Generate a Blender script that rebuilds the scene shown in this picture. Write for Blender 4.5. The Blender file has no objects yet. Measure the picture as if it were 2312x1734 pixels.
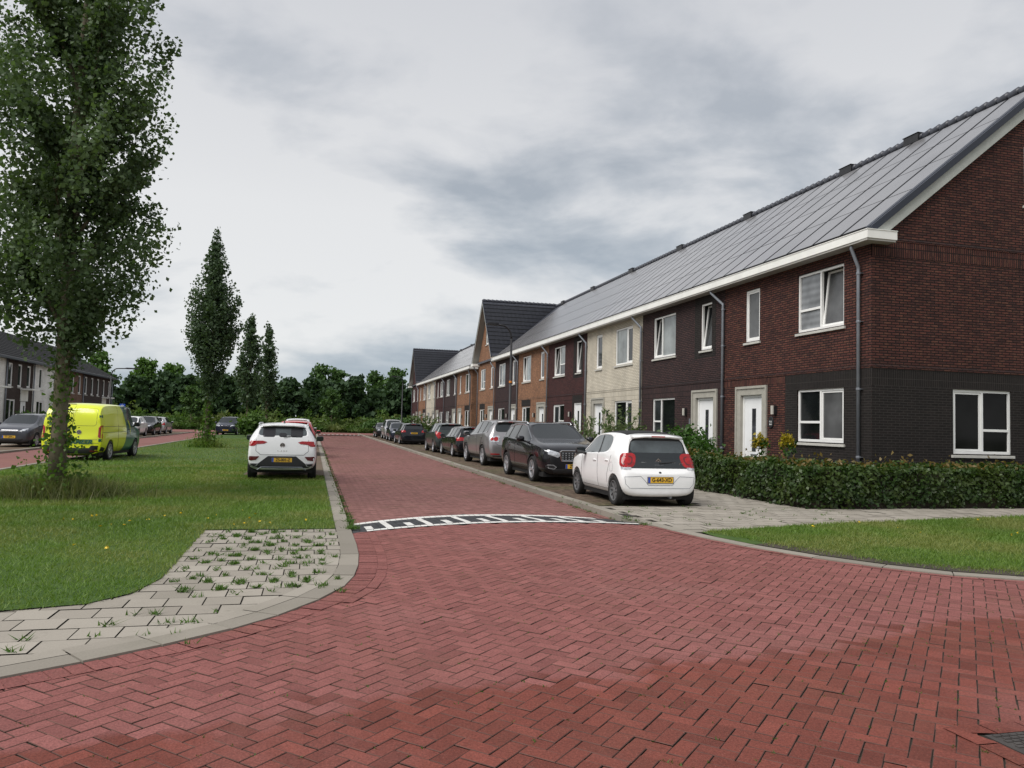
import bpy, bmesh, math, random
import numpy as np
from mathutils import Vector, Matrix
from mathutils.bvhtree import BVHTree
from mathutils.geometry import delaunay_2d_cdt
from math import radians, pi, sin, cos, atan2, sqrt, hypot

SC = bpy.context.scene
COL = SC.collection
R0 = random.Random(7)

# ------------------------------------------------------------------ object helpers
def tag(o, label=None, cat=None, group=None, kind=None):
    if label: o['label'] = label
    if cat: o['category'] = cat
    if group: o['group'] = group
    if kind: o['kind'] = kind
    return o

def empty(name, loc=(0, 0, 0), rz=0.0, scale=1.0, label=None, cat=None, group=None):
    o = bpy.data.objects.new(name, None)
    COL.objects.link(o)
    o.location = loc
    o.rotation_euler = (0, 0, rz)
    o.scale = (scale,) * 3
    o.empty_display_size = .2
    return tag(o, label, cat, group)

def link(name, me, parent=None):
    o = bpy.data.objects.new(name, me)
    COL.objects.link(o)
    if parent: o.parent = parent
    return o

class MB:
    """collects faces and builds ONE mesh object"""
    def __init__(s):
        s.v, s.f, s.m, s.r = [], [], [], []
    def poly(s, pts, mi=0, rnd=.5):
        n = len(s.v)
        s.v.extend([tuple(p) for p in pts])
        s.f.append(tuple(range(n, n + len(pts))))
        s.m.append(mi); s.r.append(rnd)
    def faces(s, vs, fs, mi=0, rnd=.5):
        n = len(s.v)
        s.v.extend([tuple(p) for p in vs])
        for f in fs:
            s.f.append(tuple(i + n for i in f)); s.m.append(mi); s.r.append(rnd)
    def box(s, a, b, mi=0, rnd=.5):
        x0, y0, z0 = [min(a[i], b[i]) for i in range(3)]
        x1, y1, z1 = [max(a[i], b[i]) for i in range(3)]
        s.faces([(x0, y0, z0), (x1, y0, z0), (x1, y1, z0), (x0, y1, z0), (x0, y0, z1), (x1, y0, z1), (x1, y1, z1), (x0, y1, z1)],
                [(3, 2, 1, 0), (4, 5, 6, 7), (0, 1, 5, 4), (1, 2, 6, 5), (2, 3, 7, 6), (3, 0, 4, 7)], mi, rnd)
    def tube(s, pts, r, n=8, mi=0, caps=True):
        pts = [Vector(p) for p in pts]
        rs = r if isinstance(r, (list, tuple)) else [r] * len(pts)
        rings = []
        up = Vector((0, 0, 1))
        t0 = (pts[1] - pts[0]).normalized()
        u = t0.cross(up)
        if u.length < 1e-3: u = t0.cross(Vector((1, 0, 0)))
        u.normalize()
        for i, p in enumerate(pts):
            t = (pts[min(i + 1, len(pts) - 1)] - pts[max(i - 1, 0)])
            if t.length < 1e-9: t = t0
            t.normalize()
            u = (u - t * u.dot(t))
            if u.length < 1e-6: u = t.orthogonal()
            u.normalize()
            w = t.cross(u)
            rings.append([p + (u * cos(2 * pi * k / n) + w * sin(2 * pi * k / n)) * rs[i] for k in range(n)])
        vs = [q for ring in rings for q in ring]
        fs = [(i * n + k, i * n + (k + 1) % n, (i + 1) * n + (k + 1) % n, (i + 1) * n + k) for i in range(len(rings) - 1) for k in range(n)]
        if caps:
            fs.append(tuple(range(n - 1, -1, -1)))
            b = (len(rings) - 1) * n
            fs.append(tuple(range(b, b + n)))
        s.faces(vs, fs, mi)
    def lathe(s, prof, axis='Z', n=24, mi=0, c=(0, 0, 0)):
        """prof: list of (radius, height); revolved about the axis through c"""
        vs, fs = [], []
        for (r, h) in prof:
            for k in range(n):
                a = 2 * pi * k / n
                p = (r * cos(a), r * sin(a), h)
                if axis == 'X': p = (h, r * cos(a), r * sin(a))
                elif axis == 'Y': p = (r * sin(a), h, r * cos(a))
                vs.append((p[0] + c[0], p[1] + c[1], p[2] + c[2]))
        for i in range(len(prof) - 1):
            for k in range(n):
                fs.append((i * n + k, i * n + (k + 1) % n, (i + 1) * n + (k + 1) % n, (i + 1) * n + k))
        s.faces(vs, fs, mi)
    def prism(s, outline, h0, h1, mi=0, plane='XY'):
        """outline 2D polygon extruded along the third axis"""
        def P(a, b, h):
            return {'XY': (a, b, h), 'XZ': (a, h, b), 'YZ': (h, a, b)}[plane]
        n = len(outline)
        vs = [P(a, b, h0) for a, b in outline] + [P(a, b, h1) for a, b in outline]
        fs = [tuple(range(n - 1, -1, -1)), tuple(range(n, 2 * n))] + [(i, (i + 1) % n, n + (i + 1) % n, n + i) for i in range(n)]
        s.faces(vs, fs, mi)
    def mesh(s, name, mats, smooth=False, recalc=False):
        me = bpy.data.meshes.new(name)
        me.from_pydata(s.v, [], s.f)
        for m in (mats if isinstance(mats, (list, tuple)) else [mats]): me.materials.append(m)
        me.polygons.foreach_set('material_index', s.m)
        a = me.attributes.new('rnd', 'FLOAT', 'FACE')
        a.data.foreach_set('value', s.r)
        if smooth: me.polygons.foreach_set('use_smooth', [True] * len(s.f))
        if recalc:
            bm = bmesh.new(); bm.from_mesh(me)
            bmesh.ops.recalc_face_normals(bm, faces=bm.faces)
            bm.to_mesh(me); bm.free()
        me.update()
        return me
    def build(s, name, mats, parent=None, smooth=False, recalc=False, bevel=0):
        o = link(name, s.mesh(name, mats, smooth, recalc), parent)
        if bevel:
            md = o.modifiers.new('bevel', 'BEVEL'); md.width = bevel; md.segments = 2; md.limit_method = 'ANGLE'
        return o

def np_mesh(name, V, F, mats, rnd=None, mi=None, smooth=False):
    """V (n,3) float, F (m,k) int with the same k for all"""
    me = bpy.data.meshes.new(name)
    V = np.asarray(V, np.float32); F = np.asarray(F, np.int32)
    m, k = F.shape
    me.vertices.add(len(V)); me.vertices.foreach_set('co', V.ravel())
    me.loops.add(m * k); me.loops.foreach_set('vertex_index', F.ravel())
    me.polygons.add(m)
    me.polygons.foreach_set('loop_start', np.arange(0, m * k, k, dtype=np.int32))
    me.polygons.foreach_set('loop_total', np.full(m, k, np.int32))
    for mt in (mats if isinstance(mats, (list, tuple)) else [mats]): me.materials.append(mt)
    if mi is not None: me.polygons.foreach_set('material_index', np.asarray(mi, np.int32))
    if smooth: me.polygons.foreach_set('use_smooth', np.ones(m, bool))
    a = me.attributes.new('rnd', 'FLOAT', 'FACE')
    a.data.foreach_set('value', np.asarray(rnd if rnd is not None else np.full(m, .5), np.float32))
    me.update(calc_edges=True)
    return me

# ------------------------------------------------------------------ materials
class NT:
    def __init__(s, name):
        s.mat = bpy.data.materials.new(name); s.mat.use_nodes = True
        s.t = s.mat.node_tree; s.n = s.t.nodes; s.l = s.t.links
        s.b = s.n['Principled BSDF']; s.out = s.n['Material Output']
    def add(s, typ, **kw):
        nd = s.n.new('ShaderNode' + typ)
        for k, v in kw.items():
            if k.startswith('i_'):
                nd.inputs[k[2:].replace('_', ' ')].default_value = v
            else: setattr(nd, k, v)
        return nd
    def lk(s, a, b): s.l.new(a, b)
    def math(s, op, a, b=None, c=None):
        nd = s.n.new('ShaderNodeMath'); nd.operation = op
        for i, x in enumerate((a, b, c)):
            if x is None: continue
            if hasattr(x, 'is_linked') or hasattr(x, 'links'): s.lk(x, nd.inputs[i])
            else: nd.inputs[i].default_value = x
        return nd.outputs[0]
    def mix(s, fac, a, b, mode='MIX'):
        nd = s.n.new('ShaderNodeMix'); nd.data_type = 'RGBA'; nd.blend_type = mode; nd.clamp_factor = True
        for i, x in ((0, fac), (6, a), (7, b)):
            if hasattr(x, 'links'): s.lk(x, nd.inputs[i])
            else: nd.inputs[i].default_value = x if i == 0 else (tuple(x) + (1,) if len(x) == 3 else x)
        return nd.outputs[2]
    def ramp(s, fac, stops):
        nd = s.n.new('ShaderNodeValToRGB')
        e = nd.color_ramp.elements
        while len(e) < len(stops): e.new(.5)
        for el, (p, c) in zip(e, stops):
            el.position = p; el.color = (c, c, c, 1) if isinstance(c, (int, float)) else tuple(c) + (1,)
        s.lk(fac, nd.inputs[0])
        return nd.outputs[0]
    def pos(s): return s.add('NewGeometry').outputs['Position']
    def obj(s): return s.add('TexCoord').outputs['Object']
    def noise(s, vec, scale, detail=4, rough=.55):
        nd = s.add('TexNoise'); nd.inputs['Scale'].default_value = scale
        nd.inputs['Detail'].default_value = detail; nd.inputs['Roughness'].default_value = rough
        if vec is not None: s.lk(vec, nd.inputs['Vector'])
        return nd.outputs['Fac']
    def attr(s, name='rnd'):
        nd = s.add('Attribute'); nd.attribute_name = name
        return nd.outputs['Fac']
    def bump(s, h, strength=.3, dist=.02):
        nd = s.add('Bump'); nd.inputs['Strength'].default_value = strength; nd.inputs['Distance'].default_value = dist
        s.lk(h, nd.inputs['Height']); s.lk(nd.outputs[0], s.b.inputs['Normal'])

def pbr(name, col, rough=.5, metal=0., spec=.5, coat=0., nz=None, bump=None, objsp=True):
    t = NT(name); b = t.b
    b.inputs['Roughness'].default_value = rough; b.inputs['Metallic'].default_value = metal
    b.inputs['Specular IOR Level'].default_value = spec
    b.inputs['Coat Weight'].default_value = coat; b.inputs['Coat Roughness'].default_value = .04
    b.inputs['Base Color'].default_value = (*col, 1)
    if nz:
        f = t.noise(t.obj() if objsp else t.pos(), nz[0], 5, .6)
        f = t.ramp(f, [(.3, 0), (.7, 1)])
        lo = tuple(c * (1 - nz[1]) for c in col); hi = tuple(min(1, c * (1 + nz[1])) for c in col)
        t.lk(t.mix(f, lo, hi), b.inputs['Base Color'])
    if bump: t.bump(t.noise(t.obj() if objsp else t.pos(), bump[0], 4), bump[1], .01)
    return t.mat

def brick_mat(name, c1, c2, c3, mortar, soldier=False, c3amt=.5, msize=.005):
    """brickwork laid on any vertical wall: u = x + y, v = z"""
    t = NT(name)
    sx = t.add('SeparateXYZ'); t.lk(t.obj(), sx.inputs[0])
    u = t.math('ADD', sx.outputs[0], sx.outputs[1]); v = sx.outputs[2]
    cv = t.add('CombineXYZ')
    if soldier: t.lk(v, cv.inputs[0]); t.lk(u, cv.inputs[1])
    else: t.lk(u, cv.inputs[0]); t.lk(v, cv.inputs[1])
    bt = t.add('TexBrick', offset=0.0 if soldier else .5)
    bt.inputs['Scale'].default_value = 1; bt.inputs['Brick Width'].default_value = .22
    bt.inputs['Row Height'].default_value = .0625; bt.inputs['Mortar Size'].default_value = msize
    bt.inputs['Mortar Smooth'].default_value = .2; bt.inputs['Bias'].default_value = 0
    bt.inputs['Color1'].default_value = (*c1, 1); bt.inputs['Color2'].default_value = (*c2, 1); bt.inputs['Mortar'].default_value = (*mortar, 1)
    t.lk(cv.outputs[0], bt.inputs['Vector'])
    # odd bricks of a third colour, picked per brick-sized patch
    mp = t.add('Mapping'); mp.inputs['Scale'].default_value = (4.2, 15, 1); t.lk(cv.outputs[0], mp.inputs[0])
    n1 = t.noise(mp.outputs[0], 1.0, 2, .5)
    k = t.ramp(n1, [(.52, 0), (.60, 1)])
    k = t.math('MULTIPLY', k, c3amt)
    inv = t.math('SUBTRACT', 1.0, bt.outputs['Fac'])
    k = t.math('MULTIPLY', k, inv)
    col = t.mix(k, bt.outputs['Color'], c3)
    n2 = t.noise(t.obj(), 1.3, 5, .6)
    n3 = t.noise(t.obj(), 60, 3, .6)
    sh = t.math('ADD', t.math('MULTIPLY', n2, .75), t.math('MULTIPLY', n3, .55))
    sh = t.math('ADD', sh, .35)
    cm = t.add('CombineColor'); [t.lk(sh, cm.inputs[i]) for i in range(3)]
    t.lk(t.mix(1.0, col, cm.outputs[0], 'MULTIPLY'), t.b.inputs['Base Color'])
    t.b.inputs['Roughness'].default_value = .85
    t.b.inputs['Specular IOR Level'].default_value = .3
    h = t.math('ADD', t.math('MULTIPLY', bt.outputs['Fac'], -1.0), t.math('MULTIPLY', n3, .5))
    t.bump(h, .8, .010)
    return t.mat

def attr_mat(name, lo, hi, rough=.85, spot=None, fine=None, bump=None, patch=None, spec=.3):
    """colour between lo and hi by the face attribute rnd; patch = (scale, colour, amount) in world space"""
    t = NT(name)
    col = t.mix(t.attr(), lo, hi)
    p = t.pos()
    if patch:
        for (sc, c, a, lo_, hi_) in patch:
            f = t.ramp(t.noise(p, sc, 5, .6), [(lo_, 0), (hi_, 1)])
            col = t.mix(t.math('MULTIPLY', f, a), col, c)
    if fine:
        n = t.noise(p, fine[0], 3, .7)
        sh = t.math('ADD', t.math('MULTIPLY', n, fine[1] * 2), 1 - fine[1])
        cm = t.add('CombineColor'); [t.lk(sh, cm.inputs[i]) for i in range(3)]
        col = t.mix(1.0, col, cm.outputs[0], 'MULTIPLY')
        if bump: t.bump(n, bump, .004)
    t.lk(col, t.b.inputs['Base Color'])
    t.b.inputs['Roughness'].default_value = rough
    t.b.inputs['Specular IOR Level'].default_value = spec
    return t.mat

def leaf_mat(name, lo, hi, trans=.35, rough=.5, spec=.3, tip=None):
    t = NT(name)
    col = t.mix(t.attr(), lo, hi)
    if tip:   # paler clumps by a coarse noise; on the grass, dry patches
        f = t.ramp(t.noise(t.pos(), tip[0], 3, .5), [(.42, 0), (.62, 1)])
        col = t.mix(t.math('MULTIPLY', f, tip[2]), col, tip[1])
    t.lk(col, t.b.inputs['Base Color'])
    t.b.inputs['Roughness'].default_value = rough
    t.b.inputs['Specular IOR Level'].default_value = spec
    tr = t.add('BsdfTranslucent'); t.lk(t.mix(1.0, col, (1.3, 1.5, .6), 'MULTIPLY'), tr.inputs[0])
    mx = t.add('MixShader'); mx.inputs[0].default_value = trans
    t.lk(t.b.outputs[0], mx.inputs[1]); t.lk(tr.outputs[0], mx.inputs[2]); t.lk(mx.outputs[0], t.out.inputs[0])
    return t.mat

def paint(name, col, metal=0.0, rough=.3, dirt=1.):
    t = NT(name); b = t.b
    f = t.noise(t.obj(), 3.0, 4, .6)
    lo = tuple(c * .93 for c in col); hi = tuple(min(1, c * 1.05) for c in col)
    # road dirt towards the sills
    sx = t.add('SeparateXYZ'); t.lk(t.obj(), sx.inputs[0])
    d = t.ramp(sx.outputs[2], [(.18, .35), (.55, 0)])
    d = t.math('MULTIPLY', d, t.math('MULTIPLY', t.noise(t.obj(), 9, 4, .6), dirt))
    t.lk(t.mix(d, t.mix(f, lo, hi), (.16, .14, .12)), b.inputs['Base Color'])
    b.inputs['Metallic'].default_value = metal; b.inputs['Roughness'].default_value = rough
    b.inputs['Coat Weight'].default_value = .55; b.inputs['Coat Roughness'].default_value = .03; b.inputs['Specular IOR Level'].default_value = .3
    return t.mat

M = {}
def setup_mats():
    M['white'] = pbr('white_frame_paint', (.82, .82, .80), .35, nz=(3, .05))
    M['gutter'] = pbr('gutter_white', (.84, .84, .80), .4, nz=(1.5, .08))
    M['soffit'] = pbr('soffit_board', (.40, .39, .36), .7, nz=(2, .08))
    M['zinc'] = pbr('zinc_pipe', (.20, .215, .24), .45, .3, nz=(4, .12))
    M['stone'] = pbr('door_stone', (.36, .345, .30), .85, nz=(5, .12), bump=(40, .2))
    M['sill'] = pbr('sill_stone', (.50, .49, .45), .8, nz=(5, .1))
    M['door'] = pbr('door_white', (.84, .85, .85), .35, nz=(2, .03))
    M['black'] = pbr('black_plastic', (.018, .018, .02), .45, nz=(8, .2))
    M['rubber'] = pbr('tyre_rubber', (.009, .009, .009), .8, nz=(12, .25))
    M['chrome'] = pbr('chrome', (.6, .6, .62), .12, 1.0)
    M['alloy'] = pbr('alloy', (.45, .46, .48), .35, .55, nz=(6, .1))
    M['darkalloy'] = pbr('dark_alloy', (.17, .175, .18), .4, .3)
    M['under'] = pbr('underbody', (.008, .008, .008), .9)
    M['redlens'] = pbr('red_lens', (.33, .008, .010), .15, coat=.3, nz=(14, .35))
    M['darkred'] = pbr('dark_red_lens', (.10, .008, .01), .15, coat=.6)
    M['orangelens'] = pbr('orange_lens', (.6, .2, .02), .2)
    M['lamp'] = pbr('head_lamp', (.55, .57, .60), .1, .4, coat=1.0, nz=(18, .5))
    M['yellowplate'] = pbr('plate_yellow', (.72, .42, .03), .45, nz=(3, .04))
    M['blueplate'] = pbr('plate_blue', (.02, .08, .42), .45)
    M['ink'] = pbr('ink_black', (.012, .012, .014), .5)
    M['sgreen'] = pbr('sign_green', (.01, .09, .06), .5)
    M['glass'] = pbr('car_glass', (.012, .016, .018), .03, spec=.75)
    M['glassl'] = pbr('car_glass_light', (.075, .09, .095), .04, spec=.75, nz=(2.2, .45))
    M['seat'] = pbr('seat_cloth', (.03, .03, .035), .9)
    M['trunk'] = attr_mat('poplar_bark', (.10, .085, .058), (.17, .145, .10), .95, fine=(22, .45), bump=.8,
                          patch=[(2.0, (.055, .065, .03), .55, .45, .7)])
    M['soil'] = pbr('garden_soil', (.045, .035, .025), .95, nz=(3, .4), objsp=False)

def pane_mat(name, base, rough=.04, stripe=None, grad=None):
    t = NT(name); b = t.b
    col = base
    if stripe:
        ax, freq, amt = stripe
        sx = t.add('SeparateXYZ'); t.lk(t.obj(), sx.inputs[0])
        w = t.math('SINE', t.math('MULTIPLY', sx.outputs[ax], freq))
        f = t.math('ADD', t.math('MULTIPLY', w, .5), .5)
        col = t.mix(f, tuple(c * (1 - amt) for c in base), base)
    n = t.ramp(t.noise(t.pos(), 1.1, 3), [(.35, .5), (.7, 1.15)])
    t.lk(t.mix(1.0, col, n, 'MULTIPLY'), b.inputs['Base Color'])
    b.inputs['Roughness'].default_value = rough; b.inputs['Specular IOR Level'].default_value = .55
    return t.mat
# ------------------------------------------------------------------ camera, light, sky
def setup_camera():
    HC = 1.56
    W, f, cx, cy = 2312., 1740., 1156., 867.
    dY = Vector((706 - cx, 947.5 - cy, f)).normalized()
    n = dY.cross(Vector((1, .025, 0))).normalized()
    dZ = n if n.y < 0 else -n
    dX = dY.cross(dZ)
    rows = (dX, dY, dZ)                       # world = rows @ (right, down, forward)
    right = Vector([r.x for r in rows]); down = Vector([r.y for r in rows]); fwd = Vector([r.z for r in rows])
    m = Matrix.Identity(4)
    for i in range(3):
        m[i][0] = right[i]; m[i][1] = -down[i]; m[i][2] = -fwd[i]
    m[2][3] = HC
    cd = bpy.data.cameras.new('camera'); cd.sensor_width = 36; cd.lens = 36 * f / W
    cd.clip_start = .1; cd.clip_end = 4000
    o = bpy.data.objects.new('camera', cd); COL.objects.link(o); o.matrix_world = m
    SC.camera = o

def setup_light():
    SC.view_settings.view_transform = 'Standard'; SC.view_settings.look = 'None'
    SC.view_settings.exposure = 0; SC.view_settings.gamma = 1
    el, az = radians(52), radians(245)        # azimuth from +Y clockwise: behind the camera to the left
    sd = bpy.data.lights.new('sun', 'SUN'); sd.energy = 3.3; sd.angle = radians(42); sd.color = (1, .965, .92)
    so = bpy.data.objects.new('sun', sd); COL.objects.link(so)
    d = Vector((sin(az) * cos(el), cos(az) * cos(el), sin(el)))
    so.rotation_euler = d.to_track_quat('Z', 'Y').to_euler()
    so.location = (-20, -20, 40)
    w = bpy.data.worlds.new('World'); SC.world = w; w.use_nodes = True
    t = w.node_tree; N = t.nodes; L = t.links
    bg = N['Background']
    class Q(NT):
        def __init__(s): s.t, s.n, s.l = t, N, L
    q = Q()
    sky = q.add('TexSky', sky_type='NISHITA'); sky.sun_disc = False
    sky.sun_elevation = el; sky.sun_rotation = az
    tc = q.add('TexCoord')
    sp = q.add('SeparateXYZ'); q.lk(tc.outputs['Generated'], sp.inputs[0])
    z = q.math('MAXIMUM', sp.outputs[2], 0.0)
    den = q.math('ADD', z, .30)
    cv = q.add('CombineXYZ')
    q.lk(sp.outputs[0], cv.inputs[0]); q.lk(sp.outputs[1], cv.inputs[1]); q.lk(q.math('MULTIPLY', q.math('POWER', z, .8), 2.3), cv.inputs[2])
    def nz(scale, det, rough, dist=0., off=0.):
        mp = q.add('Mapping'); mp.inputs['Location'].default_value = (off, off * .6, 0); q.lk(cv.outputs[0], mp.inputs[0])
        nd = q.add('TexNoise'); nd.inputs['Scale'].default_value = scale; nd.inputs['Detail'].default_value = det
        nd.inputs['Roughness'].default_value = rough; nd.inputs['Distortion'].default_value = dist
        q.lk(mp.outputs[0], nd.inputs['Vector']); return nd.outputs['Fac']
    big = nz(2.3, 5, .5, .3, 11.3)
    mid = nz(5.0, 8, .55, .25, 4.1)
    a = q.math('ADD', q.math('MULTIPLY', big, .52), q.math('MULTIPLY', mid, .48))
    cloud = q.ramp(a, [(.375, (.36, .40, .45)), (.435, (.50, .53, .57)), (.485, (.645, .66, .685)), (.545, (.75, .755, .765))])
    # towards the horizon: bluer grey, towards the zenith an even pale grey
    hz = q.ramp(z, [(0.0, 1.0), (.10, .62), (.3, .12), (.55, 0.)])
    lowc = q.ramp(a, [(.35, (.38, .45, .52)), (.425, (.53, .585, .635)), (.475, (.68, .71, .73)), (.54, (.83, .84, .84))])
    col = q.mix(hz, cloud, lowc)
    zen = q.ramp(z, [(.26, 0.), (.55, .75)])
    col = q.mix(zen, col, (.555, .57, .61))
    skyc = q.mix(1.0, sky.outputs[0], (.1, .1, .1), 'MULTIPLY')
    col = q.mix(.06, col, skyc)
    q.lk(col, bg.inputs[0]); bg.inputs[1].default_value = 1.06
# ------------------------------------------------------------------ houses
# local frame of a house: x = 0 is the street facade (outward -x), y runs along the row, z up
def setup_house_mats():
    B = {}
    def trio(key, c1, c2, c3, mo, amt=.5, ms=.005):
        B[key] = (brick_mat(key + '_brick', c1, c2, c3, mo, False, amt, ms), brick_mat(key + '_brick_soldier', c1, c2, c3, mo, True, amt, ms))
    trio('red', (.108, .036, .027), (.050, .020, .017), (.150, .066, .042), (.009, .006, .006), .6, .012)
    trio('black', (.0105, .0088, .0082), (.015, .012, .011), (.026, .020, .018), (.040, .035, .032), .35, .007)
    trio('purple', (.058, .031, .031), (.037, .023, .024), (.085, .045, .039), (.010, .007, .007), .5, .012)
    trio('cream', (.64, .595, .495), (.58, .535, .44), (.52, .47, .38), (.34, .30, .235), .5, .011)
    trio('orange', (.36, .175, .092), (.245, .115, .064), (.135, .07, .047), (.13, .09, .06), .7, .011)
    trio('maroon', (.078, .027, .026), (.050, .019, .019), (.11, .040, .034), (.010, .006, .006), .5, .011)
    trio('whitewash', (.86, .85, .81), (.80, .79, .75), (.7, .69, .65), (.62, .61, .57), .4, .006)
    trio('brown', (.060, .042, .035), (.048, .036, .032), (.09, .06, .045), (.03, .022, .02), .5, .008)
    trio('mixed', (.20, .10, .065), (.14, .08, .055), (.28, .2, .14), (.14, .10, .08), .6, .008)
    M['bricks'] = B
    M['pane_dark'] = pane_mat('pane_dark', (.012, .014, .015))
    M['pane_black'] = pane_mat('pane_black', (.010, .010, .010), .06)
    M['pane_black'].node_tree.nodes['Principled BSDF'].inputs['Specular IOR Level'].default_value = .12
    M['pane_mid'] = pane_mat('pane_mid', (.045, .05, .055))
    M['pane_blind'] = pane_mat('pane_blind', (.30, .315, .33), .1, stripe=(2, 34, .28))
    M['pane_screen'] = pane_mat('pane_screen', (.115, .118, .12), .25)
    M['pane_curtain'] = pane_mat('pane_curtain', (.30, .33, .33), .08, stripe=(1, 60, .22))
    M['tile'] = pbr('roof_tile_dark', (.042, .045, .058), .42, nz=(5, .25))
    M['tileb'] = pbr('roof_tile_brown', (.040, .036, .036), .55, nz=(5, .25))
    M['verge'] = pbr('verge_trim', (.014, .018, .030), .35)
    M['board'] = pbr('verge_board', (.43, .45, .42), .7, nz=(3, .1))
    M['panelgap'] = pbr('panel_frame_black', (.010, .010, .013), .4)
    t = NT('solar_glass'); n = t.ramp(t.noise(t.pos(), .45, 3), [(.3, .85), (.7, 1.15)])
    t.lk(t.mix(1.0, (.19, .187, .192), n, 'MULTIPLY'), t.b.inputs['Base Color'])
    t.b.inputs['Roughness'].default_value = .20; t.b.inputs['Specular IOR Level'].default_value = .75
    M['solar'] = t.mat
    M['shade'] = pbr('wall_lamp_glass', (.5, .48, .43), .3)

def wall_holes(mb, y0, y1, z0, z1, holes, mi=0, reveal=.11, x=0.):
    ys = sorted({y0, y1, *[h[0] for h in holes], *[h[1] for h in holes]}); zs = sorted({z0, z1, *[h[2] for h in holes], *[h[3] for h in holes]})
    ys = [v for v in ys if y0 <= v <= y1]; zs = [v for v in zs if z0 <= v <= z1]
    for i in range(len(ys) - 1):
        for j in range(len(zs) - 1):
            cy, cz = (ys[i] + ys[i + 1]) / 2, (zs[j] + zs[j + 1]) / 2
            if any(h[0] < cy < h[1] and h[2] < cz < h[3] for h in holes): continue
            mb.poly([(x, ys[i + 1], zs[j]), (x, ys[i], zs[j]), (x, ys[i], zs[j + 1]), (x, ys[i + 1], zs[j + 1])], mi)
    for (a, b, c, d) in holes:
        r = x + reveal
        mb.poly([(x, a, c), (x, b, c), (r, b, c), (r, a, c)], mi); mb.poly([(x, b, d), (x, a, d), (r, a, d), (r, b, d)], mi)
        mb.poly([(x, a, d), (x, a, c), (r, a, c), (r, a, d)], mi); mb.poly([(x, b, c), (x, b, d), (r, b, d), (r, b, c)], mi)

def window(parent, y0, y1, z0, z1, lights, panes, name='window', sill=True, xo=0., fr=.06, sillx=.05):
    """lights: from low y to high y [(fraction, kind)], kind fix | sash | tilt | tran"""
    fm = MB(); x0, x1 = xo + .035, xo + .105
    def bar(a, b, c, d, xa=x0, xb=x1): fm.box((xa, a, c), (xb, b, d))
    bar(y0, y1, z0, z0 + fr * 1.1); bar(y0, y1, z1 - fr, z1)
    bar(y0, y0 + fr, z0 + fr * 1.1, z1 - fr); bar(y1 - fr, y1, z0 + fr * 1.1, z1 - fr)
    tot = sum(l[0] for l in lights); a = y0; gl = []
    for i, (w, kind) in enumerate(lights):
        b = a + (y1 - y0) * w / tot
        la = a + (fr if i == 0 else fr / 2); lb = b - (fr if i == len(lights) - 1 else fr / 2)
        if i: bar(a - fr / 2, a + fr / 2, z0 + fr * 1.1, z1 - fr)
        zl, zh = z0 + fr * 1.1, z1 - fr
        if kind == 'tran':
            zt = zl + (zh - zl) * .36
            bar(la, lb, zt - .03, zt + .03)
            gl += [(la, lb, zl, zt - .03, 0), (la, lb, zt + .03, zh, 0)]
        elif kind == 'fix': gl.append((la, lb, zl, zh, 0))
        elif kind == 'sash':
            s = .05; xa, xb = xo + .05, xo + .095
            bar(la + .004, lb - .004, zl + .004, zl + s, xa, xb); bar(la + .004, lb - .004, zh - s, zh - .004, xa, xb)
            bar(la + .004, la + s, zl + s, zh - s, xa, xb); bar(lb - s, lb - .004, zl + s, zh - s, xa, xb)
            gl.append((la + s, lb - s, zl + s, zh - s, 0))
        elif kind == 'tilt': gl.append((la, lb, zl, zh, 1))
        a = b
    f = fm.build(name, M['white'], parent)
    for k, (a, b, c, d, tl) in enumerate(gl):
        pm = panes[k % len(panes)] if isinstance(panes, (list, tuple)) else panes
        p = MB()
        if tl:
            q = MB(); th = .16
            def sp(y, z, dx=0): return (xo + .07 + dx + th * (z - c) / (d - c), y, z)
            s = .05
            for (ya, yb, za, zb) in ((a, b, c, c + s), (a, b, d - s, d), (a, a + s, c + s, d - s), (b - s, b, c + s, d - s)):
                vs = [sp(ya, za), sp(yb, za), sp(yb, zb), sp(ya, zb), sp(ya, za, .05), sp(yb, za, .05), sp(yb, zb, .05), sp(ya, zb, .05)]
                q.faces(vs, [(3, 2, 1, 0), (4, 5, 6, 7), (0, 1, 5, 4), (1, 2, 6, 5), (2, 3, 7, 6), (3, 0, 4, 7)])
            q.build('tilted_sash', M['white'], f)
            p.poly([sp(b - s, c + s, .03), sp(a + s, c + s, .03), sp(a + s, d - s, .03), sp(b - s, d - s, .03)])
            p.box((xo + .26, a, c), (xo + .27, b, d), 1)
            p.poly([(xo + .1, a, d), (xo + .1, b, d), (xo + .26, b, d), (xo + .26, a, d)], 1); p.poly([(xo + .1, a, c), (xo + .1, a, d), (xo + .26, a, d), (xo + .26, a, c)], 1)
            p.poly([(xo + .1, b, c), (xo + .1, b, d), (xo + .26, b, d), (xo + .26, b, c)], 1)
        else:
            p.box((xo + .072, a, c), (xo + .082, b, d))
        p.build('pane', [pm, M['under']], f)
    if sill:
        s = MB(); s.box((xo - sillx, y0 - .06, z0 - .095), (xo + .10, y1 + .06, z0 - .03))
        s.build('window_sill', M['sill'], parent, bevel=.006)
    return f

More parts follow.
